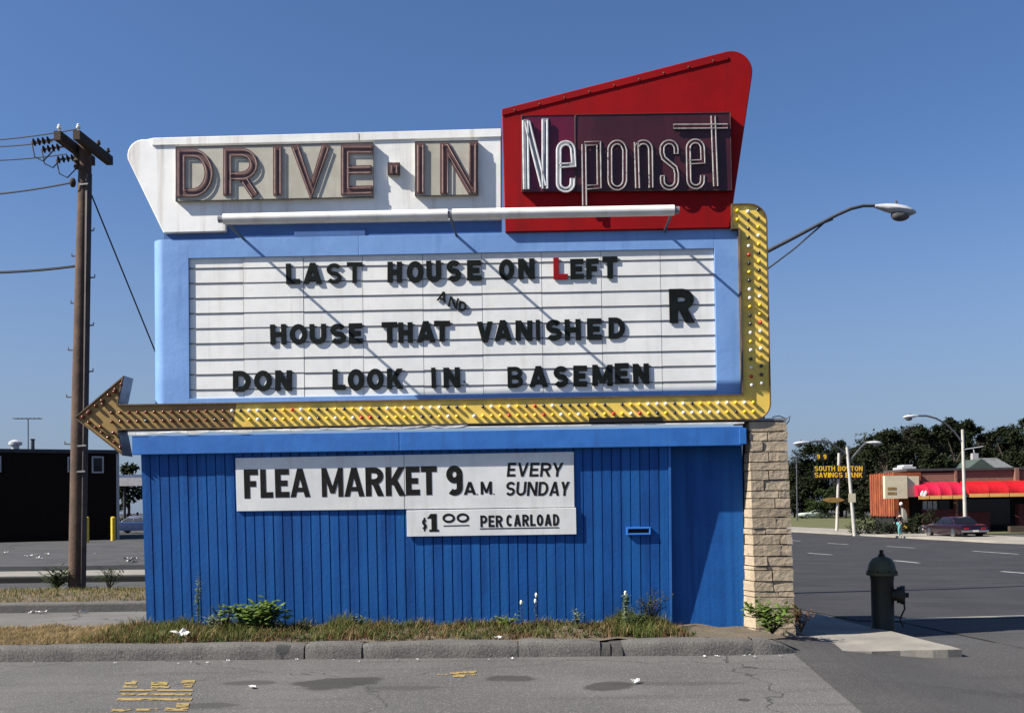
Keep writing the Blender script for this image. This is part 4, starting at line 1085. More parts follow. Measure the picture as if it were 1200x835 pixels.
LEAFQ = None
def leaf(mb, p, d, l, w, up=Z):
    d = d.normalized(); s = d.cross(up)
    if s.length < .01: s = X.copy()
    s.normalize(); nn = s.cross(d)
    a, b, c, e = p, p+d*l*.45+s*w/2-nn*w*.12, p+d*l-nn*l*.1, p+d*l*.45-s*w/2-nn*w*.12
    m_ = p+d*l*.5+nn*w*.05
    mb.add([a, b, c, e, m_], [(0,1,4),(1,2,4),(2,3,4),(3,0,4)])
def rdir(flat=.5):
    a = R.uniform(0, 6.28); z = R.uniform(-flat*.4, flat); return Vector((math.cos(a), math.sin(a), z))
def plant(name, label, cat, base, h, spread, n, ll, lw, lm, stems=5, flowers=0, fshape='dome', group=None):
    t = thing(name, label, cat, base, group); base = Vector(base)
    st_ = MB(); lf = MB(); fl = MB()
    tips = []
    for i in range(stems):
        a = R.uniform(0, 6.28); r = spread*R.uniform(.2, 1)
        e = base+Vector((math.cos(a)*r, math.sin(a)*r*.6, h*R.uniform(.6,1)*(1-.35*(r/spread) if fshape == 'dome' else 1)))
        m_ = base.lerp(e, .5)+Z*h*.12
        st_.tube([base-Z*.02, m_, e], [.008,.006,.003], 5); tips.append((m_, e))
        for k in range(max(1, n//stems)):
            u = R.uniform(.15, 1.05); p = base.lerp(m_, u*2) if u < .5 else m_.lerp(e, u*2-1)
            leaf(lf, p+Vector((R.uniform(-1,1),R.uniform(-1,1),R.uniform(-1,1)))*spread*.14, rdir(.9), ll*R.uniform(.6,1.2), lw*R.uniform(.7,1.2))
    st_.build('stem', M['leaf_dusk'], t); lf.build('foliage', lm, t, fix=False)
    if flowers:
        for i in range(flowers):
            m_, e = tips[i % len(tips)]; fl = MB(); fl.ball((e.x, e.y, e.z+.01), .016, .016, .03, 7, 5); fl.build('flower', M['flower'], t, smooth=True)
    return t
def weedlets():
    mb = MB()
    for _ in range(420):
        px = R.uniform(140, 800); dn = dens(px)
        if R.random() > .15+.85*dn: continue
        x = vx(px); y = max(R.uniform(-1.45, -.05), ky(x)+KW+.06); z = strip_z(x, y)
        for k in range(R.randint(5, 9)): leaf(mb, Vector((x, y, z+.01)), rdir(.7)+Z*.35, R.uniform(.04,.11), R.uniform(.02,.035))
    tag(mb.build('ground_weeds', M['leaf_mid'], fix=False), 'small broad-leaved ground weeds scattered along the foot of the booth', 'weeds', kind='stuff')
weedlets()
def at(px, y): x = P(px, 738, y).x; return (x, y, strip_z(x, y))
plant('leafy_weed', 'rounded bright green leafy weed, the biggest clump against the booth', 'weed', at(303,-.45), .40, .44, 640, .10, .09, M['leaf_bush'], 26)
plant('leafy_weed', 'small pale leafy weed low against the booth below the F of the market board', 'weed', at(252,-.4), .26, .16, 110, .06, .035, M['leaf_grey'], 9)
plant('tall_weed', 'tall thin grey-green stalk rising up the booth near its left corner', 'weed', at(232,-.3), .70, .07, 120, .06, .022, M['leaf_grey'], 3, fshape='tall')
plant('bushy_weed', 'dark dying weed beside the tall thin stalk at the booth left', 'weed', at(262,-.3), .42, .20, 110, .05, .02, M['leaf_dusk'], 9)
plant('leafy_weed', 'tuft of grey leaves right of the biggest clump, under the market board', 'weed', at(422,-.4), .20, .16, 90, .05, .03, M['leaf_grey'], 8)
plant('leafy_weed', 'low yellow-green weed below the letter slot board, mid booth', 'weed', at(594,-.45), .20, .2, 120, .05, .035, M['leaf_bush'], 9)
plant('flowering_weed', 'thin weed with a single white flower spike in front of the boards', 'weed', at(612,-.4), .42, .03, 14, .05, .015, M['leaf_grey'], 1, 1, fshape='tall')
plant('flowering_weed', 'thin weed with two white flower heads in front of the boards', 'weed', at(628,-.4), .43, .03, 14, .05, .015, M['leaf_grey'], 2, 2, fshape='tall')
plant('flowering_weed', 'upright woolly weed topped by a pale flower head, near the letter slot', 'weed', at(733,-.55), .50, .035, 140, .06, .03, M['leaf_grey'], 2, 2, fshape='tall')
plant('bushy_weed', 'tangled dark weed against the boards right of the pale flower head', 'weed', at(762,-.32), .52, .26, 240, .055, .022, M['leaf_dusk'], 16)
plant('leafy_weed', 'green weed spilling over the broken kerb below the letter slot', 'weed', at(748,-.75), .22, .26, 170, .06, .03, M['leaf_mid'], 12)
plant('leafy_weed', 'small grey woolly weed left of the upright pale flower head', 'weed', at(676,-.4), .24, .07, 50, .06, .03, M['leaf_grey'], 4)
plant('pillar_weed', 'broad green leafy weed growing at the foot of the stone pillar', 'weed', at(905,-.62), .42, .40, 420, .085, .055, M['leaf_bush'], 22)
plant('pillar_weed', 'yellowing weed at the right foot of the stone pillar', 'weed', at(938,-.72), .34, .22, 170, .06, .03, M['grass_rust'], 12)
plant('pole_weed', 'broad-bladed green weed left of the utility pole foot', 'weed', (P(66,694,5.3).x, 5.3, .28), .42, .42, 200, .2, .04, M['leaf_mid'], 16)
plant('pole_weed', 'tuft of green stems right of the utility pole foot', 'weed', (P(128,696,5.0).x, 5.0, .28), .45, .3, 90, .2, .025, M['leaf_mid'], 12)

# =================================================================== UTILITY POLE, left
PD = 18.2-12.8
def pp(px, py, y=PD): return P(px, py, y)
up_ = thing('utility_pole', 'leaning brown timber utility pole with double crossarms left of the booth', 'utility pole', (pp(90,690).x, PD, .26))
pts = [pp(90,697), pp(93,500), pp(96.5,330), pp(99.5,200), pp(99.8,170)]; pts = [Vector((p.x, PD, p.z)) for p in pts]
MB().tube(pts, [.150,.140,.128,.112,.110], 16).build('pole', M['wood_pole'], up_, smooth=True)
cpts = [pp(96.5,690), pp(99.5,500), pp(102.0,330), pp(103.8,205)]
MB().tube([Vector((p.x+.03, PD-.06, p.z)) for p in cpts], .060, 8).build('conduit', M['conduit'], up_, smooth=True)
ad = Vector((.02, 1, 0)).normalized(); an = Vector((ad.y, -ad.x, 0))
topc = Vector((pp(99,176).x, PD, pp(99,178).z))
for sgn in (-1, 1):
    c = topc+an*.17*sgn+Z*.06; a, b = c-ad*.68, c+ad*.68
    hw, hh = .06, .08
    cr = [a-an*hw-Z*hh, a+an*hw-Z*hh, b+an*hw-Z*hh, b-an*hw-Z*hh, a-an*hw+Z*hh, a+an*hw+Z*hh, b+an*hw+Z*hh, b-an*hw+Z*hh]
    arm = MB().hexa(cr).build('crossarm', M['wood_dark'], up_)
    for u in (-.6, .2, .6):
        q = c+ad*u+Z*hh
        MB().lathe([(.012,-.02),(.012,.05),(.035,.06),(.04,.09),(.025,.10),(.03,.125),(.015,.14)], q, 10).build('insulator', M['porcelain'] if u < 0 else M['conduit'], arm, smooth=True)
for u in (-.6, -.25, .3):                                   # dead-end insulator strings on the wire side
    q = topc-an*.24+ad*u+Z*.02; e = q-an*.42-Z*.05
    mb = MB(); mb.tube([q, e], .02, 6)
    for k in range(4):
        c = q.lerp(e, .3+.2*k); dd = (e-q).normalized(); mb.tube([c-dd*.02, c, c+dd*.03], [.03,.07,.02], 8)
    mb.build('dead_end_insulator', M['wood_dark'], up_, smooth=True)
    jp = [e, e-Z*.25+an*.05, e-Z*.33+an*.2, e-Z*.15+an*.38]
    MB().tube(jp, .012, 5).build('jumper', M['wire'], up_)
rk = Vector((pp(92,190).x, PD-.05, pp(92,190).z))
MB().lathe([(.05,-.14),(.07,-.1),(.04,-.05),(.07,0),(.04,.05),(.07,.1),(.05,.14)], rk, 10).build('spool_insulator', M['wood_dark'], up_, smooth=True)
mb = MB()
for px, py, sgn in ((108,270,1),(86,300,-1),(109,325,1),(85,355,-1),(107.5,381,1),(82,410,-1),(107,435,1),(80,465,-1),(78,520,-1)):
    p = pp(px-8*sgn, py+.3); q = pp(px+2*sgn, py); mb.tube([(p.x,PD,p.z),(q.x,PD,q.z),(q.x,PD,q.z+.05)], .014, 5)
mb.build('step', M['steel'], up_)
mb = MB()
for px, py in ((99,523),(98,553),(101.5,219)): p = pp(px+1, py); mb.tube([(p.x-.08,PD-.13,p.z),(p.x+.08,PD-.15,p.z+.005)], .02, 6)
mb.build('strap', M['steel'], up_)
def wire(pts, r, label, name='power_line', group='overhead wires left of the pole'):
    o = MB().tube(pts, r, 6).build(name, M['wire']); return tag(o, label, 'wire', group)
def sag(a, b, s, n=14): return [a.lerp(b, i/n)-Z*s*4*(i/n)*(1-i/n) for i in range(n+1)]
WL = [((92,151),(-60,167),.012,'topmost overhead wire running left from the pole top'),
      ((61,166),(-60,171),.012,'second overhead wire, just below the topmost one'),
      ((78,180.5),(-60,188),.012,'third overhead wire, ending below the crossarms'),
      ((84,214),(-60,231),.016,'fourth overhead wire, ending on the bracket below the crossarms'),
      ((90,311.5),(-60,319),.024,'thick lowest overhead cable, fixed half way up the pole')]
for (a, b, r, lb) in WL: wire(sag(pp(*a), P(*b, PD+.3), .05), r, lb)
p = pp(82,214); MB().ball((p.x+.05,PD,p.z), .06, .06, .09, 8, 6).build('wire_clamp', M['wood_dark'], up_, smooth=True)
p = pp(91,311.5); 
wire([pp(107,228), P(182,412,PD+1.5), P(215,480,PD+2.0)], .014, 'slanting guy wire from the pole down behind the marquee', 'guy_wire', None)

# =================================================================== LEFT BACKGROUND
BD = 58-12.8
bx1 = D(137.5, BD+4); s_face = .5
db = thing('dark_brick_building', 'long low very dark brick building with flat roof behind the parking lot', 'building', (-29, BD, 0))
c1 = Vector((bx1, BD+4, 0)); c0v = c1-Vector((1, s_face, 0)).normalized()*17; back_ = Vector((-s_face, 1, 0)).normalized()*14
bh = P(135, 527, BD+4).z
def bp(p, z): return (p.x, p.y, z)
def slab(ps, z0, z1): return [bp(p, z0) for p in ps]+[bp(p, z1) for p in ps]
ps = [c0v, c1, c1+back_, c0v+back_]
MB().hexa(slab(ps, -.1, bh-.22)).build('wall', M['brick_dark'], db)
fd = (c1-c0v).normalized(); nd = Vector((fd.y, -fd.x, 0))
ps2 = [c0v+nd*.1-fd*.1, c1+nd*.1+fd*.1, c1+back_+fd*.1, c0v+back_-fd*.1]
MB().hexa(slab(ps2, bh-.22, bh)).build('roof_edge', M['roof_dark'], db)
MB().hexa(slab([c1-fd*.05+nd*.03, c1+fd*.12+nd*.03, c1+fd*.12+back_*.02, c1-fd*.05+back_*.02], 0, bh-.24)).build('corner_trim', M['frame_pale'], db)
def on_face(px, py):                                        # pixel on the front wall
    d = ray(px, py); t = (c1-CAM).dot(nd)/d.dot(nd); return CAM+d*t
for (x0, y0, x1_, y1_) in ((107.5,534.5,121.5,554),(79,535,84.5,553),(-4,534,1.5,553)):
    a, b = on_face(x0, y1_), on_face(x1_, y0); w = (b-a); w.z = 0; L_ = w.length; h = b.z-a.z; e = .09
    mb = MB()
    def fbx(u0, u1, v0, v1, d0, d1):
        q = [Vector((a.x, a.y, 0))+fd*u0, Vector((a.x, a.y, 0))+fd*u1]
        ps = [q[0]+nd*d1, q[1]+nd*d1, q[1]+nd*d0, q[0]+nd*d0]; mb.hexa(slab(ps, a.z+v0, a.z+v1))
    fbx(0, L_, 0, e, .003, .08); fbx(0, L_, h-e, h, .003, .08); fbx(0, e, e, h-e, .003, .08); fbx(L_-e, L_, e, h-e, .003, .08)
    wo = mb.build('window', M['frame_pale'], db)
    mb = MB(); fbx(e, L_-e, e, h-e, .003, .03); mb.build('pane', M['glass_dark'], wo)
# roof vent and antenna
v = P(18, 523, BD+3); 
rv = thing('roof_vent', 'round metal ventilator on the dark brick building roof', 'vent', (v.x, BD+3, bh))
MB().lathe([(.22,-.02),(.22,.3),(.38,.34),(.38,.5),(.2,.62),(.05,.66)], (v.x,BD+3,bh), 14).build('cowl', M['lamp_grey'], rv, smooth=True)
v = P(35, 523, BD+3)
an_ = thing('tv_antenna', 'thin television antenna standing on the dark brick building roof', 'antenna', (v.x, BD+3, bh))
tp = P(33, 490, BD+3).z
MB().tube([(v.x-.1,BD+3,bh-.05),(v.x-.1,BD+3,tp)], .035, 6).build('mast', M['arm_grey'], an_)
mb = MB(); mb.tube([(v.x-.95,BD+3,tp),(v.x+.75,BD+3,tp-.03)], .03, 6)
for k in range(7): mb.tube([(v.x-.85+k*.24,BD+2.6+.03*k,tp),(v.x-.85+k*.24,BD+3.4-.03*k,tp)], .015, 5)
mb.build('boom', M['arm_grey'], an_)
st2 = P(36, 523, BD+3)
tag(MB().lathe([(.11,-.05),(.11,.62),(.14,.63),(.14,.7)], (st2.x+.02,BD+3.2,bh), 10).build('flue_pipe', M['arm_grey']), 'short dark flue pipe beside the antenna on the brick building roof', 'pipe')
# bollards
for k, (px, y) in enumerate(((132.5, BD+1.0),(101.5, BD-1.6))):
    x = D(px, y); zt_ = P(px, 605, y).z
    t = thing('bollard', ('yellow steel bollard at the right corner of the dark brick building', 'yellow steel bollard half hidden right behind the utility pole')[k], 'bollard', (x, y, 0), 'yellow bollards by the brick building')
    MB().lathe([(.13,-.05),(.13,zt_-.05),(.09,zt_-.01),(.02,zt_)], (x,y,0), 12).build('post', M['yellow_post'], t, smooth=True)
# canopy behind, wall and cars under it
cy_ = 72; cx0 = D(137, cy_); cx1 = D(176, cy_)+4
cn = thing('parking_canopy', 'flat blue-grey canopy on thin posts right of the dark brick building', 'canopy', (cx0+3, cy_, 0))
cz = P(150, 556, cy_).z; cz2 = P(150, 569, cy_).z
MB().box(cx0-.5, cx1, cy_, cy_+9, cz2+.35, cz).build('roof', M['canopy_blue'], cn)
MB().box(cx0-.5, cx1, cy_-.05, cy_-.003, cz2, cz-.25).build('fascia', M['frame_pale'], cn)
for x in (D(145.5, cy_+.3), D(161, cy_+6)): MB().tube([(x,cy_+.4,-.1),(x,cy_+.4,cz2+.4)], .12, 8).build('post', M['roof_dark'], cn)
MB().box(cx0-2, cx1+2, cy_+14, cy_+14.4, 0, P(150,577,cy_+14).z).build('low_building', M['brick_brown']); o = bpy.data.objects['low_building']; tag(o, 'low brown wall seen beyond the parking canopy', 'wall')
o = MB().box(cx0-2, cx1+2, cy_+13.2, cy_+13.5, 0, P(150,599,cy_+13).z).build('white_wall', M['wing_white']); tag(o, 'low white wall far beyond the parked blue car', 'wall')

# =================================================================== CARS
def car(label, paint, loc, heading, L_=4.9, Wd=1.86, Hh=1.36, group=None, name='parked_car'):
    """sedan; local +X is forward; written in local space under a rotated empty"""
    t = thing(name, label, 'car', (0,0,0), group)
    hl = L_/2
    def loft(secs, close=True):
        mb = MB(); n = len(secs[0]); vs = [v for s in secs for v in s]
        fs = [(i*n+k, i*n+(k+1) % n, (i+1)*n+(k+1) % n, (i+1)*n+k) for i in range(len(secs)-1) for k in range(n)]
        fs += [tuple(range(n-1,-1,-1)), tuple((len(secs)-1)*n+k for k in range(n))]
        mb.add(vs, fs); return mb
    def sec(x, w, z0, zs, z1):
        h = w/2; return [(x,-h*.92,z0),(x,h*.92,z0),(x,h,(z0+zs)/2),(x,h*.99,zs),(x,h*.86,z1),(x,-h*.86,z1),(x,-h*.99,zs),(x,-h,(z0+zs)/2)]
    S = [(-hl,.90,.36,.62,.70),(-hl+.1,.96,.30,.74,.84),(-hl+.6,1,.24,.78,.89),(-.55*hl,1,.22,.80,.91),(0,1,.20,.80,.90),(.38*hl,1,.22,.79,.90),(.62*hl,.99,.24,.77,.88),(hl-.2,.95,.30,.72,.82),(hl,.88,.36,.60,.72)]
    loft([sec(x, w*Wd, a, b, c) for x, w, a, b, c in S]).build('body', paint, t, smooth=True)
    def cs(x, w0, w1, z0, z1): return [(x,-w0/2,z0),(x,w0/2,z0),(x,w1/2,z1),(x,-w1/2,z1)]
    zb_ = .89
    cab = [cs(-hl*.62, Wd*.84, Wd*.82, zb_-.03, zb_), cs(-hl*.36, Wd*.86, Wd*.70, zb_-.03, Hh-.05), cs(-hl*.20, Wd*.87, Wd*.70, zb_-.03, Hh), cs(hl*.08, Wd*.87, Wd*.70, zb_-.03, Hh-.01), cs(hl*.40, Wd*.85, Wd*.82, zb_-.03, zb_)]
    loft(cab).build('roof', paint, t, smooth=True)
    e = .006
    for sgn in (-1, 1):                                     # side glass
        mb = MB(); f = lambda x, u: (x, sgn*(Wd*(.435-.085*u)+e+.004), zb_+.02+(Hh-zb_-.10)*u)
        mb.prism([f(-hl*.50,.05), f(-hl*.08,.05), f(-hl*.08,.98), f(-hl*.34,.92)], 0, (0,-sgn*.006,0)); mb.prism([f(-hl*.05,.05), f(hl*.33,.05), f(hl*.11,.96), f(-hl*.05,.98)], 0, (0,-sgn*.006,0))
        mb.build('side_window', M['glass_dark'], t)
    def endg(xb, xt, nm):
        mb = MB(); g = .90; f = lambda u, v: (xb+(xt-xb)*u+(.012 if xb > 0 else -.012), v*Wd*(.41-.06*u)*g, zb_+(Hh-zb_-.05)*u+.012)
        mb.prism([f(.08,-1), f(.08,1), f(.92,1), f(.92,-1)], 0, (.004 if xb < 0 else -.004,0,-.004)); mb.build(nm, M['glass_dark'], t)
    endg(-hl*.62, -hl*.36, 'rear_window'); endg(hl*.40, hl*.09, 'windscreen')
    for x, nm in ((-hl-.05, 'bumper'), (hl+.05, 'bumper')):
        MB().box(min(x,x*.975), max(x,x*.975), -Wd*.48, Wd*.48, .40, .54).build(nm, M['chrome'], t, bevel=.03)
    for sgn in (-1, 1):
        MB().box(-hl-.02, -hl+.05, sgn*Wd*.30-.16, sgn*Wd*.30+.16, .57, .68).build('tail_lamp', M['tail_red'], t, bevel=.01)
        MB().lathe([(.095,-.02),(.095,.05),(.07,.065)], (hl-.03, sgn*Wd*.33, .63), 12, 'x').build('headlight', M['porcelain'], t)
        MB().box(hl*.34, hl*.34+.06, sgn*(Wd*.47), sgn*(Wd*.47)+sgn*.14, .90, 1.0).build('mirror', M['chrome'], t, bevel=.01)
        for x in (-hl*.60, hl*.62):
            w = MB().lathe([(.22,-.095),(.31,-.10),(.33,-.06),(.33,.06),(.31,.10),(.22,.095)], (0,0,0), 20, 'y'); o = w.build('wheel', M['tyre'], t, smooth=True)
            o.location = (x, sgn*(Wd*.5-.09), .33)
            r = MB().lathe([(.21,-.104),(.19,-.11),(.06,-.09),(.03,-.11)] if sgn > 0 else [(.21,.104),(.19,.11),(.06,.09),(.03,.11)], (0,0,0), 16, 'y'); rr2 = r.build('rim', M['chrome'], o, smooth=True); rr2.location = (0,0,0)
    MB().box(-hl-.125, -hl-.105, -.17, .17, .42, .53).build('number_plate', M['plate'], t)
    t.location = loc; t.rotation_euler = (0,0,heading); return t
p = GG(1130, 630.5); car('dark plum sedan with blank rear plate parked in front of the red awnings', M['purple_car'], (p.x, p.y+1.5, gz(p.x,p.y)+.02), rad(97))
p = GG(946, 607.5); car('pale greenish-white sedan parked far off under the dark trees', M['white_car'], (p.x, p.y-4, gz(p.x,p.y)+.1), rad(188), Hh=1.35)
y = 66; car('blue sedan under the canopy beside the dark brick building', M['blue_car'], (D(161, y), y, .02), rad(165))

# =================================================================== STREET LAMPS
def lamp_head(par, p, d, s=1.0, name='lamp_head'):
    """cobra-head lantern; p = neck, d = pointing direction"""
    d = Vector(d).normalized(); sd_ = d.cross(Z).normalized()
    prof = [(0,.045,.055),(.08,.06,.08),(.22,.11,.115),(.40,.15,.135),(.58,.15,.125),(.72,.10,.085),(.80,.035,.03)]
    mb = MB(); n = 12; vs = []
    for u, w, h in prof:
        for k in range(n):
            a = 2*math.pi*k/n; hz = h*math.sin(a); hz = hz*.75 if hz > 0 else hz*(.5+.5*u)
            vs.append(p+d*u*s+sd_*w*math.cos(a)*s+Z*hz*s-Z*.02*s*u)
    mb.add(vs, [(i*n+k, i*n+(k+1) % n, (i+1)*n+(k+1) % n, (i+1)*n+k) for i in range(len(prof)-1) for k in range(n)]+[tuple(range(n)), tuple((len(prof)-1)*n+k for k in range(n))])
    h = mb.build(name, M['lamp_grey'], par, smooth=True)
    mb = MB(); c = p+d*.50*s-Z*.11*s; mb.ball((c.x, c.y, c.z), .19*s if abs(d.x) > .5 else .12*s, .12*s if abs(d.x) > .5 else .19*s, .12*s, 12, 8); mb.build('lens', M['lamp_glass'], h, smooth=True)
    c = p+d*.42*s+Z*.10*s; MB().lathe([(.03*s,-.02*s),(.03*s,.05*s),(.015*s,.07*s)], c, 8).build('photocell', M['lamp_glass'], h)
    return h
SY = 20-12.8
def sp_(px, py, y=SY): p = P(px, py, y); return Vector((p.x, y, p.z))
sl_ = thing('street_lamp', 'street lamp with long curved arm reaching right from behind the yellow arrow', 'street lamp', (sp_(887,300).x, SY, 0))
MB().tube([Vector((sp_(887,300).x, SY, -.1)), sp_(886,272)], [.11,.08], 12).build('post', M['arm_grey'], sl_, smooth=True)
armp = [sp_(887,301), sp_(899,294.5), sp_(930,278.5), sp_(962,261.5), sp_(980,252), sp_(997,244.5), sp_(1012,241), sp_(1028,241)]
MB().tube(armp, [.040,.040,.038,.036,.035,.034,.033,.033], 8).build('arm', M['arm_grey'], sl_, smooth=True)
MB().tube([sp_(888,322), sp_(899.5,315), sp_(930,292), sp_(966,261), sp_(976,257)], .017, 6).build('brace', M['arm_grey'], sl_)
lamp_head(sl_, sp_(1025,242), (1,0,-.14), 1.0)

def far_lamp(label, base, top, dist, arms, name='street_lamp', r=.13):
    y = dist-12.8
    bt = sp_(*base, y); tp_ = sp_(*top, y); t = thing(name, label, 'street lamp', (bt.x, y, gz(bt.x, y)))
    MB().tube([bt-Z*.3, tp_], [r, r*.75], 10).build('post', M['pole_white'], t, smooth=True)
    for pts, hd in arms:
        MB().tube([sp_(*q, y) for q in pts], .06, 6).build('arm', M['arm_grey'] if hd > -2 else M['pole_white'], t, smooth=True)
        lamp_head(t, sp_(*pts[-1], y), (-1 if hd < 0 else 1, 0, -.05 if hd < 0 else 0), 1.25)
    return t
far_lamp('pale street lamp post behind the plum sedan with one arm curving left', (1131.5,622), (1128,503), 68, [([(1127,517),(1118,505),(1108,496),(1097,490),(1086,487),(1076,487)], -1), ])
fl2 = far_lamp('leaning pale street lamp post with two arms in front of the savings bank sign', (1001.5,622), (992.7,523.5), 66, [([(993,534),(986,527),(975,520),(965,517),(955,517),(948,518)], -1), ([(996,540),(1003,531),(1010,523),(1015,518.5)], 1)])
a, b = sp_(994.2,578, 53.0), sp_(1002.8,588, 53.0)
MB().box(a.x, b.x, 52.98, 53.0, b.z, a.z).build('notice_plate', M['cream_box'], fl2)

# =================================================================== SAVINGS BANK SIGN
by = 74-12.8+8
bs = thing('bank_sign', 'black roadside sign with gold savings bank lettering on a pale post', 'sign', (sp_(982,610,by).x, by, gz(30,by)))
q0, q1 = sp_(980.5,617,by), sp_(984,560,by)
MB().tube([q0-Z*.3, q1+Z*2.0], .12, 10).build('post', M['pole_white'], bs, smooth=True)
a, b = sp_(953,561,by), sp_(1013,544.5,by)
MB().box(a.x, b.x, by-.25, by-.13, a.z, b.z).build('sign_box', M['sign_black'], bs, bevel=.02)
a, b = sp_(956.5,541,by), sp_(969.5,531,by)
MB().box(a.x, b.x, by-.25, by-.13, b.z-.55, b.z).build('time_box', M['sign_black'], bs, bevel=.02)
def gold(line, x0, x1, y0, y1, gaps=()):
    n = sum(.55 if c == ' ' else .5 if c == 'I' else 1 for c in line); u = (x1-x0)/n; x = x0
    for c in line:
        if c == ' ': x += .55*u; continue
        wpx = .5*u if c == 'I' else u
        mb = MB(); a, b, t = sp_(x, y1, by-.25), sp_(x+wpx*.84, y1, by-.25), sp_(x, y0, by-.25); w = b.x-a.x; h = t.z-a.z
        strips_to(mb, glyph(c, w, h, w if c == 'I' else min(.165*h, w*.32)), Vector((a.x, by-.251, a.z)), X, Z, NF, .03, .003); x += wpx; mb.build('letter', M['sign_gold'], bs)
gold('SOUTH BOSTON', 954.8, 1011.5, 545.8, 551.6)
gold('SAVINGS BANK', 954.8, 1011.5, 553.3, 559.2)
gold('959', 957.5, 969, 532, 537.5)
# gold lens-shaped plate under it
mb = MB(); pts = []
for i in range(24):
    aa = 2*math.pi*i/24; v = sp_(977+12.5*math.cos(aa), 585.5-3.0*math.sin(aa)*(abs(math.sin(aa))**.4), by-.2); pts.append(v)
mb.prism(pts, 0, (0,.15,0)); mb.build('oval_plate', M['ochre'], bs)

# =================================================================== RESTAURANT, right
ry = 76-12.8
def rq(px, py, y=ry): p = P(px, py, y); return Vector((p.x, y, p.z))
rs = thing('restaurant', 'low brown brick restaurant with red barrel awnings and a rust-coloured wooden end', 'restaurant', (rq(1110,610).x, ry, -.7))
zt_r = (rq(1100,551).z+rq(1190,551).z)/2; zg = -.8
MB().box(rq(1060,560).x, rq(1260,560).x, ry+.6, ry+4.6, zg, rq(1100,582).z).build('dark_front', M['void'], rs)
mb = MB(); mb.box(rq(1077,560).x, rq(1119.5,560).x, ry, ry+4.6, rq(1100,582).z, rq(1095,553.5).z); mb.box(rq(1120,560).x, rq(1262,560).x, ry+.1, ry+4.6, rq(1100,580).z, zt_r)
mb.build('upper_wall', M['brick_brown'], rs)
mb = MB(); mb.box(rq(1118.5,560).x, rq(1121,560).x, ry-.12, ry+.4, zg, zt_r); mb.build('pier', M['brick_brown'], rs); mb = MB(); mb.box(rq(1188.5,560).x, rq(1193,560).x, ry-.2, ry+.5, rq(1100,582).z, zt_r+.15)
mb.build('pier', M['brick_brown'], rs)
MB().box(rq(1062,560).x, rq(1264,560).x, ry-.1, ry+4.8, zt_r+.02, zt_r+.2).build('roof', M['roof_dark'], rs)
mb = MB()
wx = rq(1047.5,560,ry-.4).x; wz0, wz1 = rq(1047,604.5,ry-.4).z, rq(1047,553.5,ry-.4).z
mb.box(wx, rq(1077,560).x-.02, ry-.4, ry-.003, wz0+1.9, wz1); mb.box(wx, wx+1.2, ry, ry+5.0, wz0, wz1)
for i in range(16): mb.box(wx-.03-.03*(i % 3), wx-.002, ry-.4+5.4*i/16, ry-.4+5.4*(i+.72)/16, wz0-.05*(i % 2), wz1+.06*((i+1) % 2))
mb.build('wooden_end', M['rust_wood'], rs)
MB().box(wx+.1, wx+1.1, ry+.1, ry+4.2, zg, wz0-.06).build('end_base', M['void'], rs)
a, b = rq(1037.5,584, ry-1.2), rq(1078,556.5, ry-1.2)
cbx = MB().box(a.x, rq(1063,560,ry-1.2).x, ry-1.2, ry-.75, a.z, b.z).build('sign_box', M['cream_box'], rs)
MB().box(rq(1063,560,ry-1.2).x+.003, b.x, ry-1.0, ry-.005, a.z+.1, b.z-.05).build('side_box', M['cream_box'], rs)
mb = MB()
for yy_, n_ in ((570.5,5),(576,5)):
    for i in range(n_):
        x = 1040+i*2.1; a, b = rq(x, yy_+3, ry-1.2), rq(x+1.7, yy_, ry-1.2); mb.box(a.x, b.x, ry-1.22, ry-1.203, a.z, b.z)
mb.build('worn_lettering', M['ochre'], cbx)
def awning(x0, x1, yt, yb, m, nbays, bulge=1.5):
    L_, R_ = rq(x0, yb).x, rq(x1, yb).x; z0, z1 = rq((x0+x1)/2, yb-3).z, rq((x0+x1)/2, yt).z
    mb = MB(); n = 8; prof = [(ry-.15-bulge*math.sin(rad(90*i/n)), z0+(z1-z0)*math.cos(rad(90*i/n))) for i in range(n+1)]
    for b_ in range(nbays):
        xa, xb = L_+(R_-L_)*b_/nbays+.01, L_+(R_-L_)*(b_+1)/nbays-.01; xm = (xa+xb)/2
        vs = []
        for x, bul in ((xa,0),(xa+.25*(xb-xa),-.05),(xm,-.07),(xb-.25*(xb-xa),-.05),(xb,0)): vs += [(x, y+bul*(-1), z) for y, z in prof]
        k = n+1; mb.add(vs, [(j*k+i, j*k+i+1, (j+1)*k+i+1, (j+1)*k+i) for j in range(4) for i in range(n)])
    for x in (L_, R_): mb.add([(x, ry-.15, z0)]+[(x, y, z) for y, z in prof], [tuple(range(n+2))])
    aw = mb.build('awning', m, rs)
    mb = MB(); zz = z0
    for b_ in range(nbays): xa, xb = L_+(R_-L_)*b_/nbays+.03, L_+(R_-L_)*(b_+1)/nbays-.03; mb.box(xa, xb, ry-.15-bulge-.02, ry-.15-bulge+.01, zz-.22, zz+.03)
    mb.build('valance', M['awning_trim'], aw)
    return aw
awp = awning(1066, 1119, 564.5, 584, M['awning_pink'], 4)
a, b = rq(1079,582, ry-1.75), rq(1087,572.5, ry-1.75)
mb = MB(); 
for k in range(5): c = a.lerp(b, .15+.17*k); mb.ball((a.x+(b.x-a.x)*(.2+.15*k), ry-1.66, a.z+(b.z-a.z)*(.35+.2*math.sin(k*1.9))), .1, .02, .15, 8, 5)
mb.build('pale_emblem', M['wing_white'], awp)
awning(1124.5, 1194, 563, 581.5, M['awning_red'], 3)
awning(1197.5, 1262, 562, 580.5, M['awning_red'], 3)
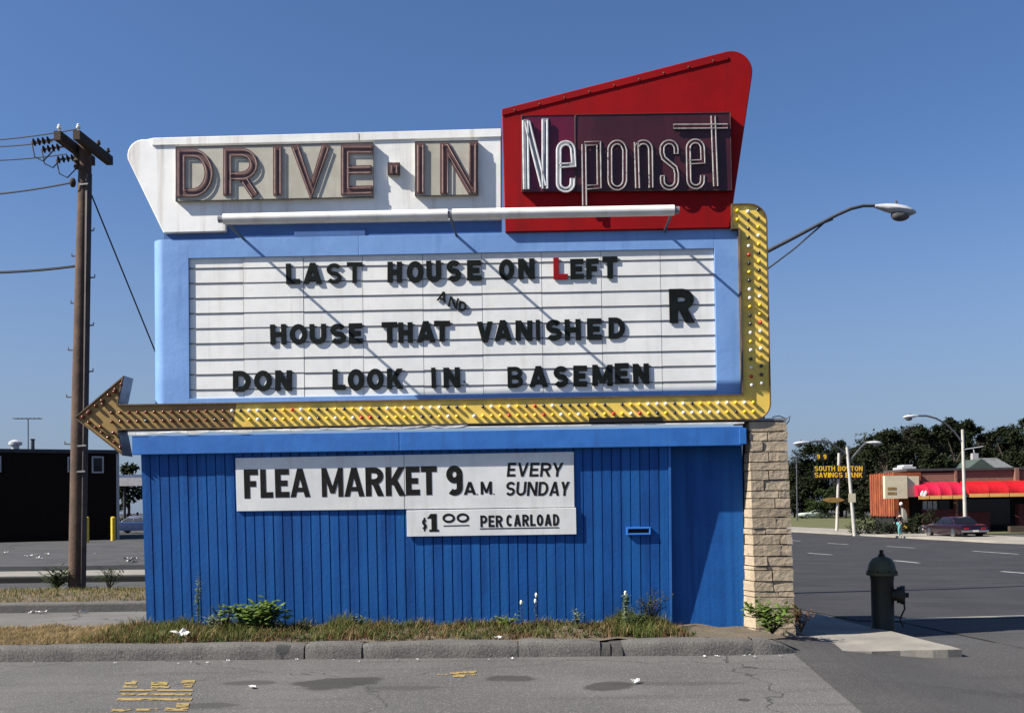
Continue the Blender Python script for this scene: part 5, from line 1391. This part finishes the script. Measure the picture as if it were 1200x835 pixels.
mb = MB(); mb.box(rq(1082.5,590).x, rq(1119,590).x, ry-.02, ry+.5, zg, rq(1100,596.5).z); mb.build('low_wall', M['brick_red'], rs); mb = MB(); mb.box(rq(1193,590).x, rq(1199,590).x, ry-.1, ry+.5, zg, rq(1196,590).z); mb.build('low_wall', M['brick_red'], rs); mb = MB(); mb.box(rq(1121.5,590).x, rq(1160,590).x, ry+.02, ry+.5, zg, rq(1130,600).z); mb.build('low_wall', M['brick_red'], rs)
for x0 in (1084.5, 1090.3, 1096.3):
    a, b = rq(x0, 595.8), rq(x0+4.4, 586.5); w = MB().box(a.x, b.x, ry+.42, ry+.58, a.z, b.z).build('window', M['glass_pale'], rs)
    MB().box(a.x-.04, b.x+.04, ry+.40, ry+.60, a.z-.08, a.z-.003).build('sill', M['frame_pale'], w)
a, b = rq(1103,597), rq(1118,585.5); MB().box(a.x, b.x, ry+.45, ry+.58, a.z, b.z).build('window', M['glass_dark'], rs)
a, b = rq(1124,622), rq(1187,584); MB().box(a.x, b.x, ry+.5, ry+.59, a.z, b.z).build('shopfront_glass', M['glass_dark'], rs)
# roof plant
o = thing('roof_unit', 'flat grey ventilation unit on the restaurant roof above the cream sign box', 'roof unit', (rq(1065,550).x, ry+3, zt_r+.2))
MB().box(rq(1057,550,ry+3).x, rq(1074,550,ry+3).x, ry+3, ry+5, zt_r+.19, zt_r+.45).build('housing', M['frame_pale'], o, bevel=.03)
MB().box(rq(1060,550,ry+3).x, rq(1071,550,ry+3).x, ry+3.2, ry+4.6, zt_r+.453, zt_r+.62).build('cowl', M['lamp_grey'], o, bevel=.03)
MB().box(rq(1066,610,ry-1).x, rq(1086,610,ry-1).x, ry-3.0, ry-2.6, -.8, -.1).build('garden_wall', M['concrete_pale']); tag(bpy.data.objects['garden_wall'], 'low pale garden wall among the shrubs in front of the restaurant', 'wall')
o = MB().box(rq(1163,610).x, rq(1250,610).x, ry-2.8, ry-2.4, -.85, -.25).build('planter_wall', M['wood_dark']); tag(o, 'low dark planter wall right of the plum sedan', 'wall')
lp = thing('garden_lamp', 'small white globe lamp on a post by the restaurant entrance', 'lamp', (rq(1056,600,ry-1.6).x, ry-1.6, -.8))
gp = rq(1056,592,ry-1.6); MB().tube([(gp.x,ry-1.6,-.8),(gp.x,ry-1.6,gp.z)], .04, 6).build('post', M['arm_grey'], lp); MB().ball((gp.x,ry-1.6,gp.z+.12), .13, .13, .13, 10, 8).build('globe', M['porcelain'], lp, smooth=True)
o = MB().prism([rq(1058.5,612,ry-2), rq(1063.5,612,ry-2), rq(1063,603,ry-2), rq(1061,597,ry-2), rq(1058,595,ry-2)], 0, (0,.3,0)).build('entrance_panel', M['concrete_pale']); tag(o, 'pale slanted panel beside the restaurant entrance', 'panel')

# house behind
hy = 100; hs_ = thing('gabled_house', 'grey-roofed sage green house behind the restaurant', 'house', (rq(1160,545,hy).x, hy, 0))
def hq(px, py, y=hy): return rq(px, py, y)
x0, x1_ = hq(1132,550).x, hq(1186,550).x; ez, rz_ = hq(1150,549.5).z, hq(1150,534.5).z
MB().box(x0, x1_, hy, hy+9, 0, ez).build('wall', M['green_wall'], hs_)
mb = MB(); xm_ = hq(1139,540).x
mb.add([(x0+3.2,hy-.4,ez-.1),(x1_+.4,hy-.4,ez-.1),(x1_+.4,hy+4.5,rz_),(x0+3.2,hy+4.5,rz_),(x1_+.4,hy+9.4,ez-.1),(x0+3.2,hy+9.4,ez-.1)], [(0,1,2,3),(3,2,4,5),(0,3,5),(1,4,2)])
rf_ = mb.build('roof', M['roof_grey'], hs_)
mb = MB(); gx0, gx1 = x0-.2, x0+3.1; mb.add([(gx0,hy-.6,ez-.05),(gx1,hy-.6,ez-.05),((gx0+gx1)/2,hy-.6,ez+1.15),(gx0,hy+4,ez-.05),(gx1,hy+4,ez-.05),((gx0+gx1)/2,hy+4,ez+1.15)], [(0,1,2),(3,5,4),(0,2,5,3),(1,4,5,2),(0,3,4,1)])
mb.build('gable', M['green_wall'], hs_)
cxm = hq(1157.5,540).x; MB().box(cxm-.32, cxm+.32, hy+3, hy+3.6, ez, hq(1157,529).z).build('chimney', M['frame_pale'], rf_)
mb = MB(); zz = hq(1158,524).z; mb.tube([(cxm,hy+3.3,hq(1157,529).z),(cxm-.1,hy+3.3,zz)], .05, 6); mb.tube([(cxm-1.0,hy+3.3,zz),(cxm+1.0,hy+3.3,zz+.3)], .05, 6); mb.build('aerial', M['lamp_grey'], rf_)

# hydrant on the far pavement + pedestrian
p = GG(1061.5, 624.5, .12); hyd = thing('fire_hydrant', 'small yellow and black fire hydrant on the far pavement beside the pedestrian', 'fire hydrant', (p.x, p.y, p.z))
MB().lathe([(.17,-.02),(.17,.05),(.12,.07),(.12,.34)], p, 12).build('barrel', M['hydrant'], hyd, smooth=True)
MB().lathe([(.15,.34),(.16,.40),(.12,.50),(.05,.57),(.03,.62)], p, 12).build('bonnet', M['yellow_post'], hyd, smooth=True)
mb = MB(); mb.tube([p+Vector((-.2,0,.28)), p+Vector((.2,0,.28))], .06, 8); mb.build('outlet', M['yellow_post'], hyd)

def skin(name, verts, edges, radii, m, parent=None, root=0, sub=2):
    me = bpy.data.meshes.new(name); me.from_pydata(verts, edges, []); o = bpy.data.objects.new(name, me); COL.objects.link(o)
    md = o.modifiers.new('skin', 'SKIN'); md.use_smooth_shade = True
    for i, r in enumerate(radii):
        me.skin_vertices[0].data[i].radius = (r, r) if not isinstance(r, tuple) else r
        me.skin_vertices[0].data[i].use_root = (i == root)
    sb = o.modifiers.new('sub', 'SUBSURF'); sb.levels = sub; sb.render_levels = sub
    me.materials.append(m)
    if parent: o.parent = parent
    return o
p = GG(1054.5, 628, .12)
pe = thing('person', 'pedestrian in dark jacket and teal trousers walking on the far pavement', 'person', (p.x, p.y, p.z)); pe.rotation_euler = (0,0,rad(200))
k = .92
V_ = [(0,0,.95),(0,0,1.12),(0,0,1.30),(0,0,1.45),(0,0,1.52),(.02,0,1.63),(.03,0,1.70),
      (0,.10,.90),(.16,.10,.50),(.10,.10,.09),(.22,.10,.04), (0,-.10,.90),(-.06,-.10,.50),(-.28,-.10,.13),(-.18,-.10,.05),
      (0,.18,1.41),(-.08,.23,1.15),(.05,.24,.92),(.08,.24,.84), (0,-.18,1.41),(.10,-.23,1.16),(.26,-.22,.98),(.32,-.21,.92)]
E_ = [(0,1),(1,2),(2,3),(3,4),(4,5),(5,6),(0,7),(7,8),(8,9),(9,10),(0,11),(11,12),(12,13),(13,14),(3,15),(15,16),(16,17),(17,18),(3,19),(19,20),(20,21),(21,22)]
Rd = [(.13,.10),(.12,.09),(.14,.10),(.11,.09),.05,(.085,.10),(.07,.08),.085,.055,.04,.04,.085,.055,.04,.04,.055,.042,.032,.035,.055,.042,.032,.035]
body = skin('body', [tuple(c*k for c in v) for v in V_], E_, [tuple(c*k for c in r) if isinstance(r, tuple) else r*k for r in Rd], M['skin'], pe)
tv = [0,7,8,9,11,12,13]
skin('trousers', [tuple(c*k for c in V_[i]) for i in tv], [(0,1),(1,2),(2,3),(0,4),(4,5),(5,6)], [.15*k,.105*k,.085*k,.075*k,.105*k,.085*k,.075*k], M['cloth_teal'], pe)
tv = [0,1,2,3,15,16,17,19,20,21]
skin('jacket', [tuple(c*k for c in V_[i]) for i in tv], [(0,1),(1,2),(2,3),(3,4),(4,5),(5,6),(3,7),(7,8),(8,9)], [(.16*k,.135*k),(.145*k,.12*k),(.165*k,.125*k),(.12*k,.10*k),.075*k,.062*k,.05*k,.075*k,.062*k,.05*k], M['cloth_dark'], pe)
o = MB().ball((.005*k,0,1.70*k), .095*k, .09*k, .085*k, 12, 8).build('hair', M['hair'], None, smooth=True); o.parent = pe

# shrubs in front of the restaurant
def shrub(label, px, y, w, h, n=260, lm='leaf_dark', ls=.22):
    x = rq(px, 610, y).x; z = gz(x, y); t = thing('shrub', label, 'shrub', (x, y, z), 'shrubs in front of the restaurant')
    mb = MB()
    for _ in range(n):
        u = Vector((R.gauss(0,1), R.gauss(0,1), R.gauss(0,1))).normalized()*R.uniform(.55,1.05); pz = Vector((x+u.x*w/2, y+u.y*w/2.6, z+h*.48+u.z*h*.5))
        leaf(mb, pz, rdir(.8), ls*R.uniform(.7,1.3), ls*.75)
    mb.build('foliage', M[lm], t, fix=False)
    sm_ = MB()
    for k in range(4): a = k*1.6; sm_.tube([(x,y,z-.05),(x+.3*w*math.cos(a)*.6,y+.2*math.sin(a),z+h*.6)], .03, 5)
    sm_.build('stem', M['bark'], t)
for i, (px, w, h) in enumerate(((1018,2.4,1.5),(1030,1.9,1.1),(1043,1.6,1.0),(1069,1.5,1.3),(1078,1.6,1.6),(1092,1.3,1.9),(1008,2.0,1.2))):
    shrub(('dark rounded shrub left of the rust-coloured wall', 'dark low shrub under the rust-coloured wall', 'dark low shrub left of the restaurant entrance', 'dark shrub right of the restaurant entrance', 'dark shrub below the pale windows', 'upright dark shrub beside the plum sedan nose', 'low dark shrub right of the leaning lamp post')[i], px, ry-2.2-(i % 2)*.5, w, h)

# =================================================================== TREES, far right
def tree(label, px, top, y, wpx, lm, seed, base_px=600, trunk_h=.14, n=2600, ls=.55, name='tree'):
    rr3 = random.Random(seed); x = rq(px, 560, y).x; z0 = gz(x, y)-.1; zt3 = rq(px, top-5, y).z; H = zt3-z0; Wd = wpx*(y+12.8)/1200
    t = thing(name, label, 'tree', (x, y, z0), 'trees behind the far buildings')
    tr3 = MB(); base = Vector((x, y, z0)); tips = []
    tr3.tube([base, base+Z*H*.3+X*rr3.uniform(-.2,.2), base+Z*H*.6], [.035*H*.7,.02*H,.01*H], 8)
    for k in range(11):
        a = rr3.uniform(0, 6.28); u = rr3.uniform(.25,.6); s3 = base+Z*H*u; r = Wd/2*rr3.uniform(.45,.85)*(1-.3*u)
        e = s3+Vector((math.cos(a)*r, math.sin(a)*r*.8, H*rr3.uniform(.1,.34)))
        tr3.tube([s3, s3.lerp(e,.5)+Z*.2, e], [.010*H,.007*H,.003*H], 5); tips.append(e)
    tr3.build('trunk', M['bark'], t, smooth=True)
    cl = []
    for e in tips: cl.append((e, rr3.uniform(.13,.24)*Wd))
    for k in range(14):
        a = rr3.uniform(0, 6.28); zz = rr3.uniform(trunk_h, .96); prof = math.sin(math.pi*min(1, max(.08, (zz-trunk_h+.12)/(1.18-trunk_h))))**.7
        r = Wd/2*prof*rr3.uniform(.3,.95); cl.append((base+Vector((math.cos(a)*r, math.sin(a)*r*.8, H*zz-.06*H)), rr3.uniform(.10,.20)*Wd))
    for k in range(4): cl.append((base+Vector((rr3.uniform(-.12,.12)*Wd, 0, H*rr3.uniform(.82,.93))), rr3.uniform(.07,.12)*Wd))
    mb = MB(); per = n//len(cl)
    for c, rad3 in cl:
        for _ in range(per):
            u = Vector((rr3.gauss(0,1), rr3.gauss(0,1), rr3.gauss(0,1))).normalized()*rad3*rr3.uniform(.35,1.1); u.z *= .75
            pz = c+u
            if pz.z > z0+H*1.01 or pz.z < z0+.12*H: continue
            d = Vector((rr3.uniform(-1,1), rr3.uniform(-1,1), rr3.uniform(-.7,.5)))
            leaf(mb, pz, d, ls*rr3.uniform(.6,1.4), ls*.7)
    mb.build('crown', M[lm], t, fix=False)
    return t
TR = [(943,537,160,46,'leaf_dark','dark tree whose crown rises behind the tiny distant utility pole'),
      (968,536,162,54,'leaf_dark','dark tree filling the gap left of the bank sign post'),
      (1000,528,140,50,'leaf_brown','bronze tree behind the top of the leaning lamp post'),
      (1022,510,135,52,'leaf_dark','tall dark tree rising behind the left end of the rust-coloured wall'),
      (930,556,165,40,'leaf_dark','low dark tree edge nearest the stone pillar'),
      (952,518,160,62,'leaf_dark','broad dark tree left of the gold bank lettering'),
      (985,513,166,60,'leaf_dark','dark tree directly behind the gold bank lettering'),
      (1008,521,158,44,'leaf_dark','narrow dark tree between the bank sign and the rust-coloured wall'),
      (1040,500,122,70,'leaf_dark','rounded dark tree behind the rust-coloured wall'),
      (1072,494,126,74,'leaf_brown','bronze-tinted broad tree above the cream sign box'),
      (1098,497,118,50,'leaf_dark','dark tree just left of the single-arm lamp post'),
      (1119,486,132,50,'leaf_dark','tallest pointed dark tree behind the lamp post top'),
      (1139,488,136,44,'leaf_dark','pointed dark tree just right of the lamp post top'),
      (1160,508,140,50,'leaf_brown','lower bronze tree behind the white chimney'),
      (1180,499,134,52,'leaf_dark','dark tree behind the right end of the grey roof'),
      (1207,488,128,56,'leaf_dark','dark tree cut by the right edge of the picture'),
      (1240,500,130,60,'leaf_dark','dark tree beyond the right edge of the picture')]
for i, (px, top, w, lb) in enumerate(((1008,526,100,'broad dark tree of the back row behind the leaning lamp post'),(1060,508,120,'broad dark tree of the back row above the cream sign box'),(1108,506,120,'broad dark tree of the back row left of the single-arm lamp post'),(1168,511,120,'broad dark tree of the back row behind the white chimney'))):
    tree(lb, px, top, 158, w, 'leaf_dark', 500+i, n=6500, ls=.6)
for i, (px, top, d, w, lm, lb) in enumerate(TR[:-1]): tree(lb, px, top, d-12.8, w, lm, 100+i, n=6500, ls=.40)
for i, (px, top, d, w, lb) in enumerate(((936,566,158,36,'low bushy tree above the white parked car'),(962,576,152,36,'low bushy tree left of the bank sign post'),(990,572,150,44,'low bushy tree between bank post and leaning lamp'),(1012,576,130,40,'low bushy tree left of the rust-coloured wall'))):
    tree(lb, px, top, d-12.8, w, ('leaf_dark','leaf_mid')[i == 1], 300+i, trunk_h=.02, n=3200, ls=.40)
tree('distant tree top showing over the parking canopy', 150, 543, 105, 34, 'leaf_dark', 77, n=1500)
# distant utility pole
y = 120; fp = thing('utility_pole', 'tiny distant utility pole above the trees right of the pillar', 'utility pole', (rq(934,560,y).x, y, gz(30,y)))
MB().tube([(rq(934,590,y).x,y,-1),(rq(933.5,535,y).x,y,rq(933.5,535,y).z)], .10, 8).build('pole', M['arm_grey'], fp)
mb = MB(); a, b = rq(927,536,y), rq(939,535.5,y); mb.box(a.x, b.x, y-.08, y+.08, a.z-.1, a.z+.1); a, b = rq(929,541,y), rq(938,540.5,y); mb.box(a.x, b.x, y-.08, y+.08, a.z-.1, a.z+.1); mb.build('crossarm', M['arm_grey'], fp)

# =================================================================== HYDRANT, foreground right
hp = G(1035, 735.5, PZ); hx, hy_ = hp.x, hp.y; hz = PZ
fh = thing('fire_hydrant', 'dark olive fire hydrant with domed bonnet in the sign shadow right of the pillar', 'fire hydrant', (hx, hy_, hz))
HH = P(1030, 644, hy_).z-hz; sH = HH/.98
def hl_(pr, **kw): return MB().lathe([(r*sH, h*sH) for r, h in pr], (hx, hy_, hz), **kw)
hl_([(.145,-.05),(.145,.02),(.138,.03),(.138,.60),(.143,.615),(.146,.66)], n=28).build('barrel', M['hydrant'], fh, smooth=True)
hl_([(.155,.655),(.190,.665),(.192,.70),(.172,.708),(.168,.76),(.150,.82),(.115,.868),(.062,.895),(.045,.90)], n=28).build('bonnet', M['hydrant_cap'], fh, smooth=True)
hl_([(.042,.895),(.042,.925),(.026,.93),(.026,.975),(.018,.98)], n=6).build('operating_nut', M['hydrant'], fh)
mb = MB(); b0 = Vector((hx, hy_, hz+.42*sH)); dr = Vector((.93,-.37,0)).normalized()
mb.tube([b0+dr*.12*sH, b0+dr*.17*sH, b0+dr*.171*sH, b0+dr*.21*sH, b0+dr*.211*sH, b0+dr*.265*sH, b0+dr*.27*sH, b0+dr*.31*sH], [.075*sH,.075*sH,.10*sH,.10*sH,.115*sH,.115*sH,.03*sH,.03*sH], 16)
mb.build('outlet_cap', M['hydrant'], fh, smooth=True)
ch = [b0+dr*.25*sH-Z*.10*sH, b0+dr*.26*sH-Z*.17*sH, b0+dr*.235*sH-Z*.22*sH, b0+dr*.20*sH-Z*.30*sH, b0+dr*.24*sH-Z*.40*sH]
MB().tube(ch, .012*sH, 6).build('chain', M['hydrant'], fh)
mb = MB()
for k in range(8): a = k*math.pi/4+.2; mb.lathe([(.014,0),(.014,.03),(.006,.035)], (hx+.176*sH*math.cos(a), hy_+.176*sH*math.sin(a), hz+.69*sH), 6)
mb.build('bolt', M['hydrant'], fh)

# =================================================================== LITTER and loose bits
def scrap(px, py, z, s, label, group, m='paper'):
    p = G(px, py, z); mb = MB(); n = 5; vs = []
    for j in range(3):
        for i in range(n): vs.append(((i/(n-1)-.5)*s+R.uniform(-.1,.1)*s, (j/2-.5)*s*.6, abs(R.gauss(0,.16))*s))
    mb.add(vs, [(j*n+i, j*n+i+1, (j+1)*n+i+1, (j+1)*n+i) for j in range(2) for i in range(n-1)])
    o = mb.build('litter', M[m], fix=False); o.location = (p.x, p.y, z+.012); o.rotation_euler = (R.uniform(-.2,.2), R.uniform(-.2,.2), R.uniform(0,6)); o.modifiers.new('t', 'SOLIDIFY').thickness = .003
    tag(o, label, 'litter', group); return o
LBL = 'small crumpled scrap of white paper lying on the parking lot asphalt'
for px, py, s in ((8,647.5,.30),(31,651.5,.26),(37,651,.2),(42,650,.22),(46,654,.34),(55,649.5,.30),(112,649,.22),(148,654.5,.3),(156,655,.34),(151,657.5,.4),(158,658.5,.3)):
    scrap(px, py, .01, s*.62, LBL, 'paper scraps on the parking lot')
LB2 = 'tiny pale scrap lying in the gutter at the foot of the kerb'
for _ in range(22):
    px = R.choice([R.uniform(30,160), R.uniform(190,300), R.uniform(480,640), R.uniform(340,500), R.uniform(820,930)]); v = G(px, 773)
    scrap(px, 777.5-px*.0096+R.uniform(-1.5,2.5), .006, R.uniform(.015,.04), LB2, 'scraps in the gutter')
scrap(745, 800, .006, .09, 'white crumpled cup lying on the dark oil patch in front of the kerb', None)
scrap(213, 746, .16, .22, 'crumpled white paper among the weeds at the booth left corner', None)
scrap(295, 806, .006, .07, 'white bit of paper in the road near the yellow paint marks', None)
scrap(585, 748, .165, .10, 'dirty white scrap resting on the kerb edge below the market boards', None)
for px, py in ((37,718),(44,718.3),(51,718.5),(97,718)): scrap(px, py, .125, .10, 'pale scrap on the walk below the left bank', 'scraps on the side walk')
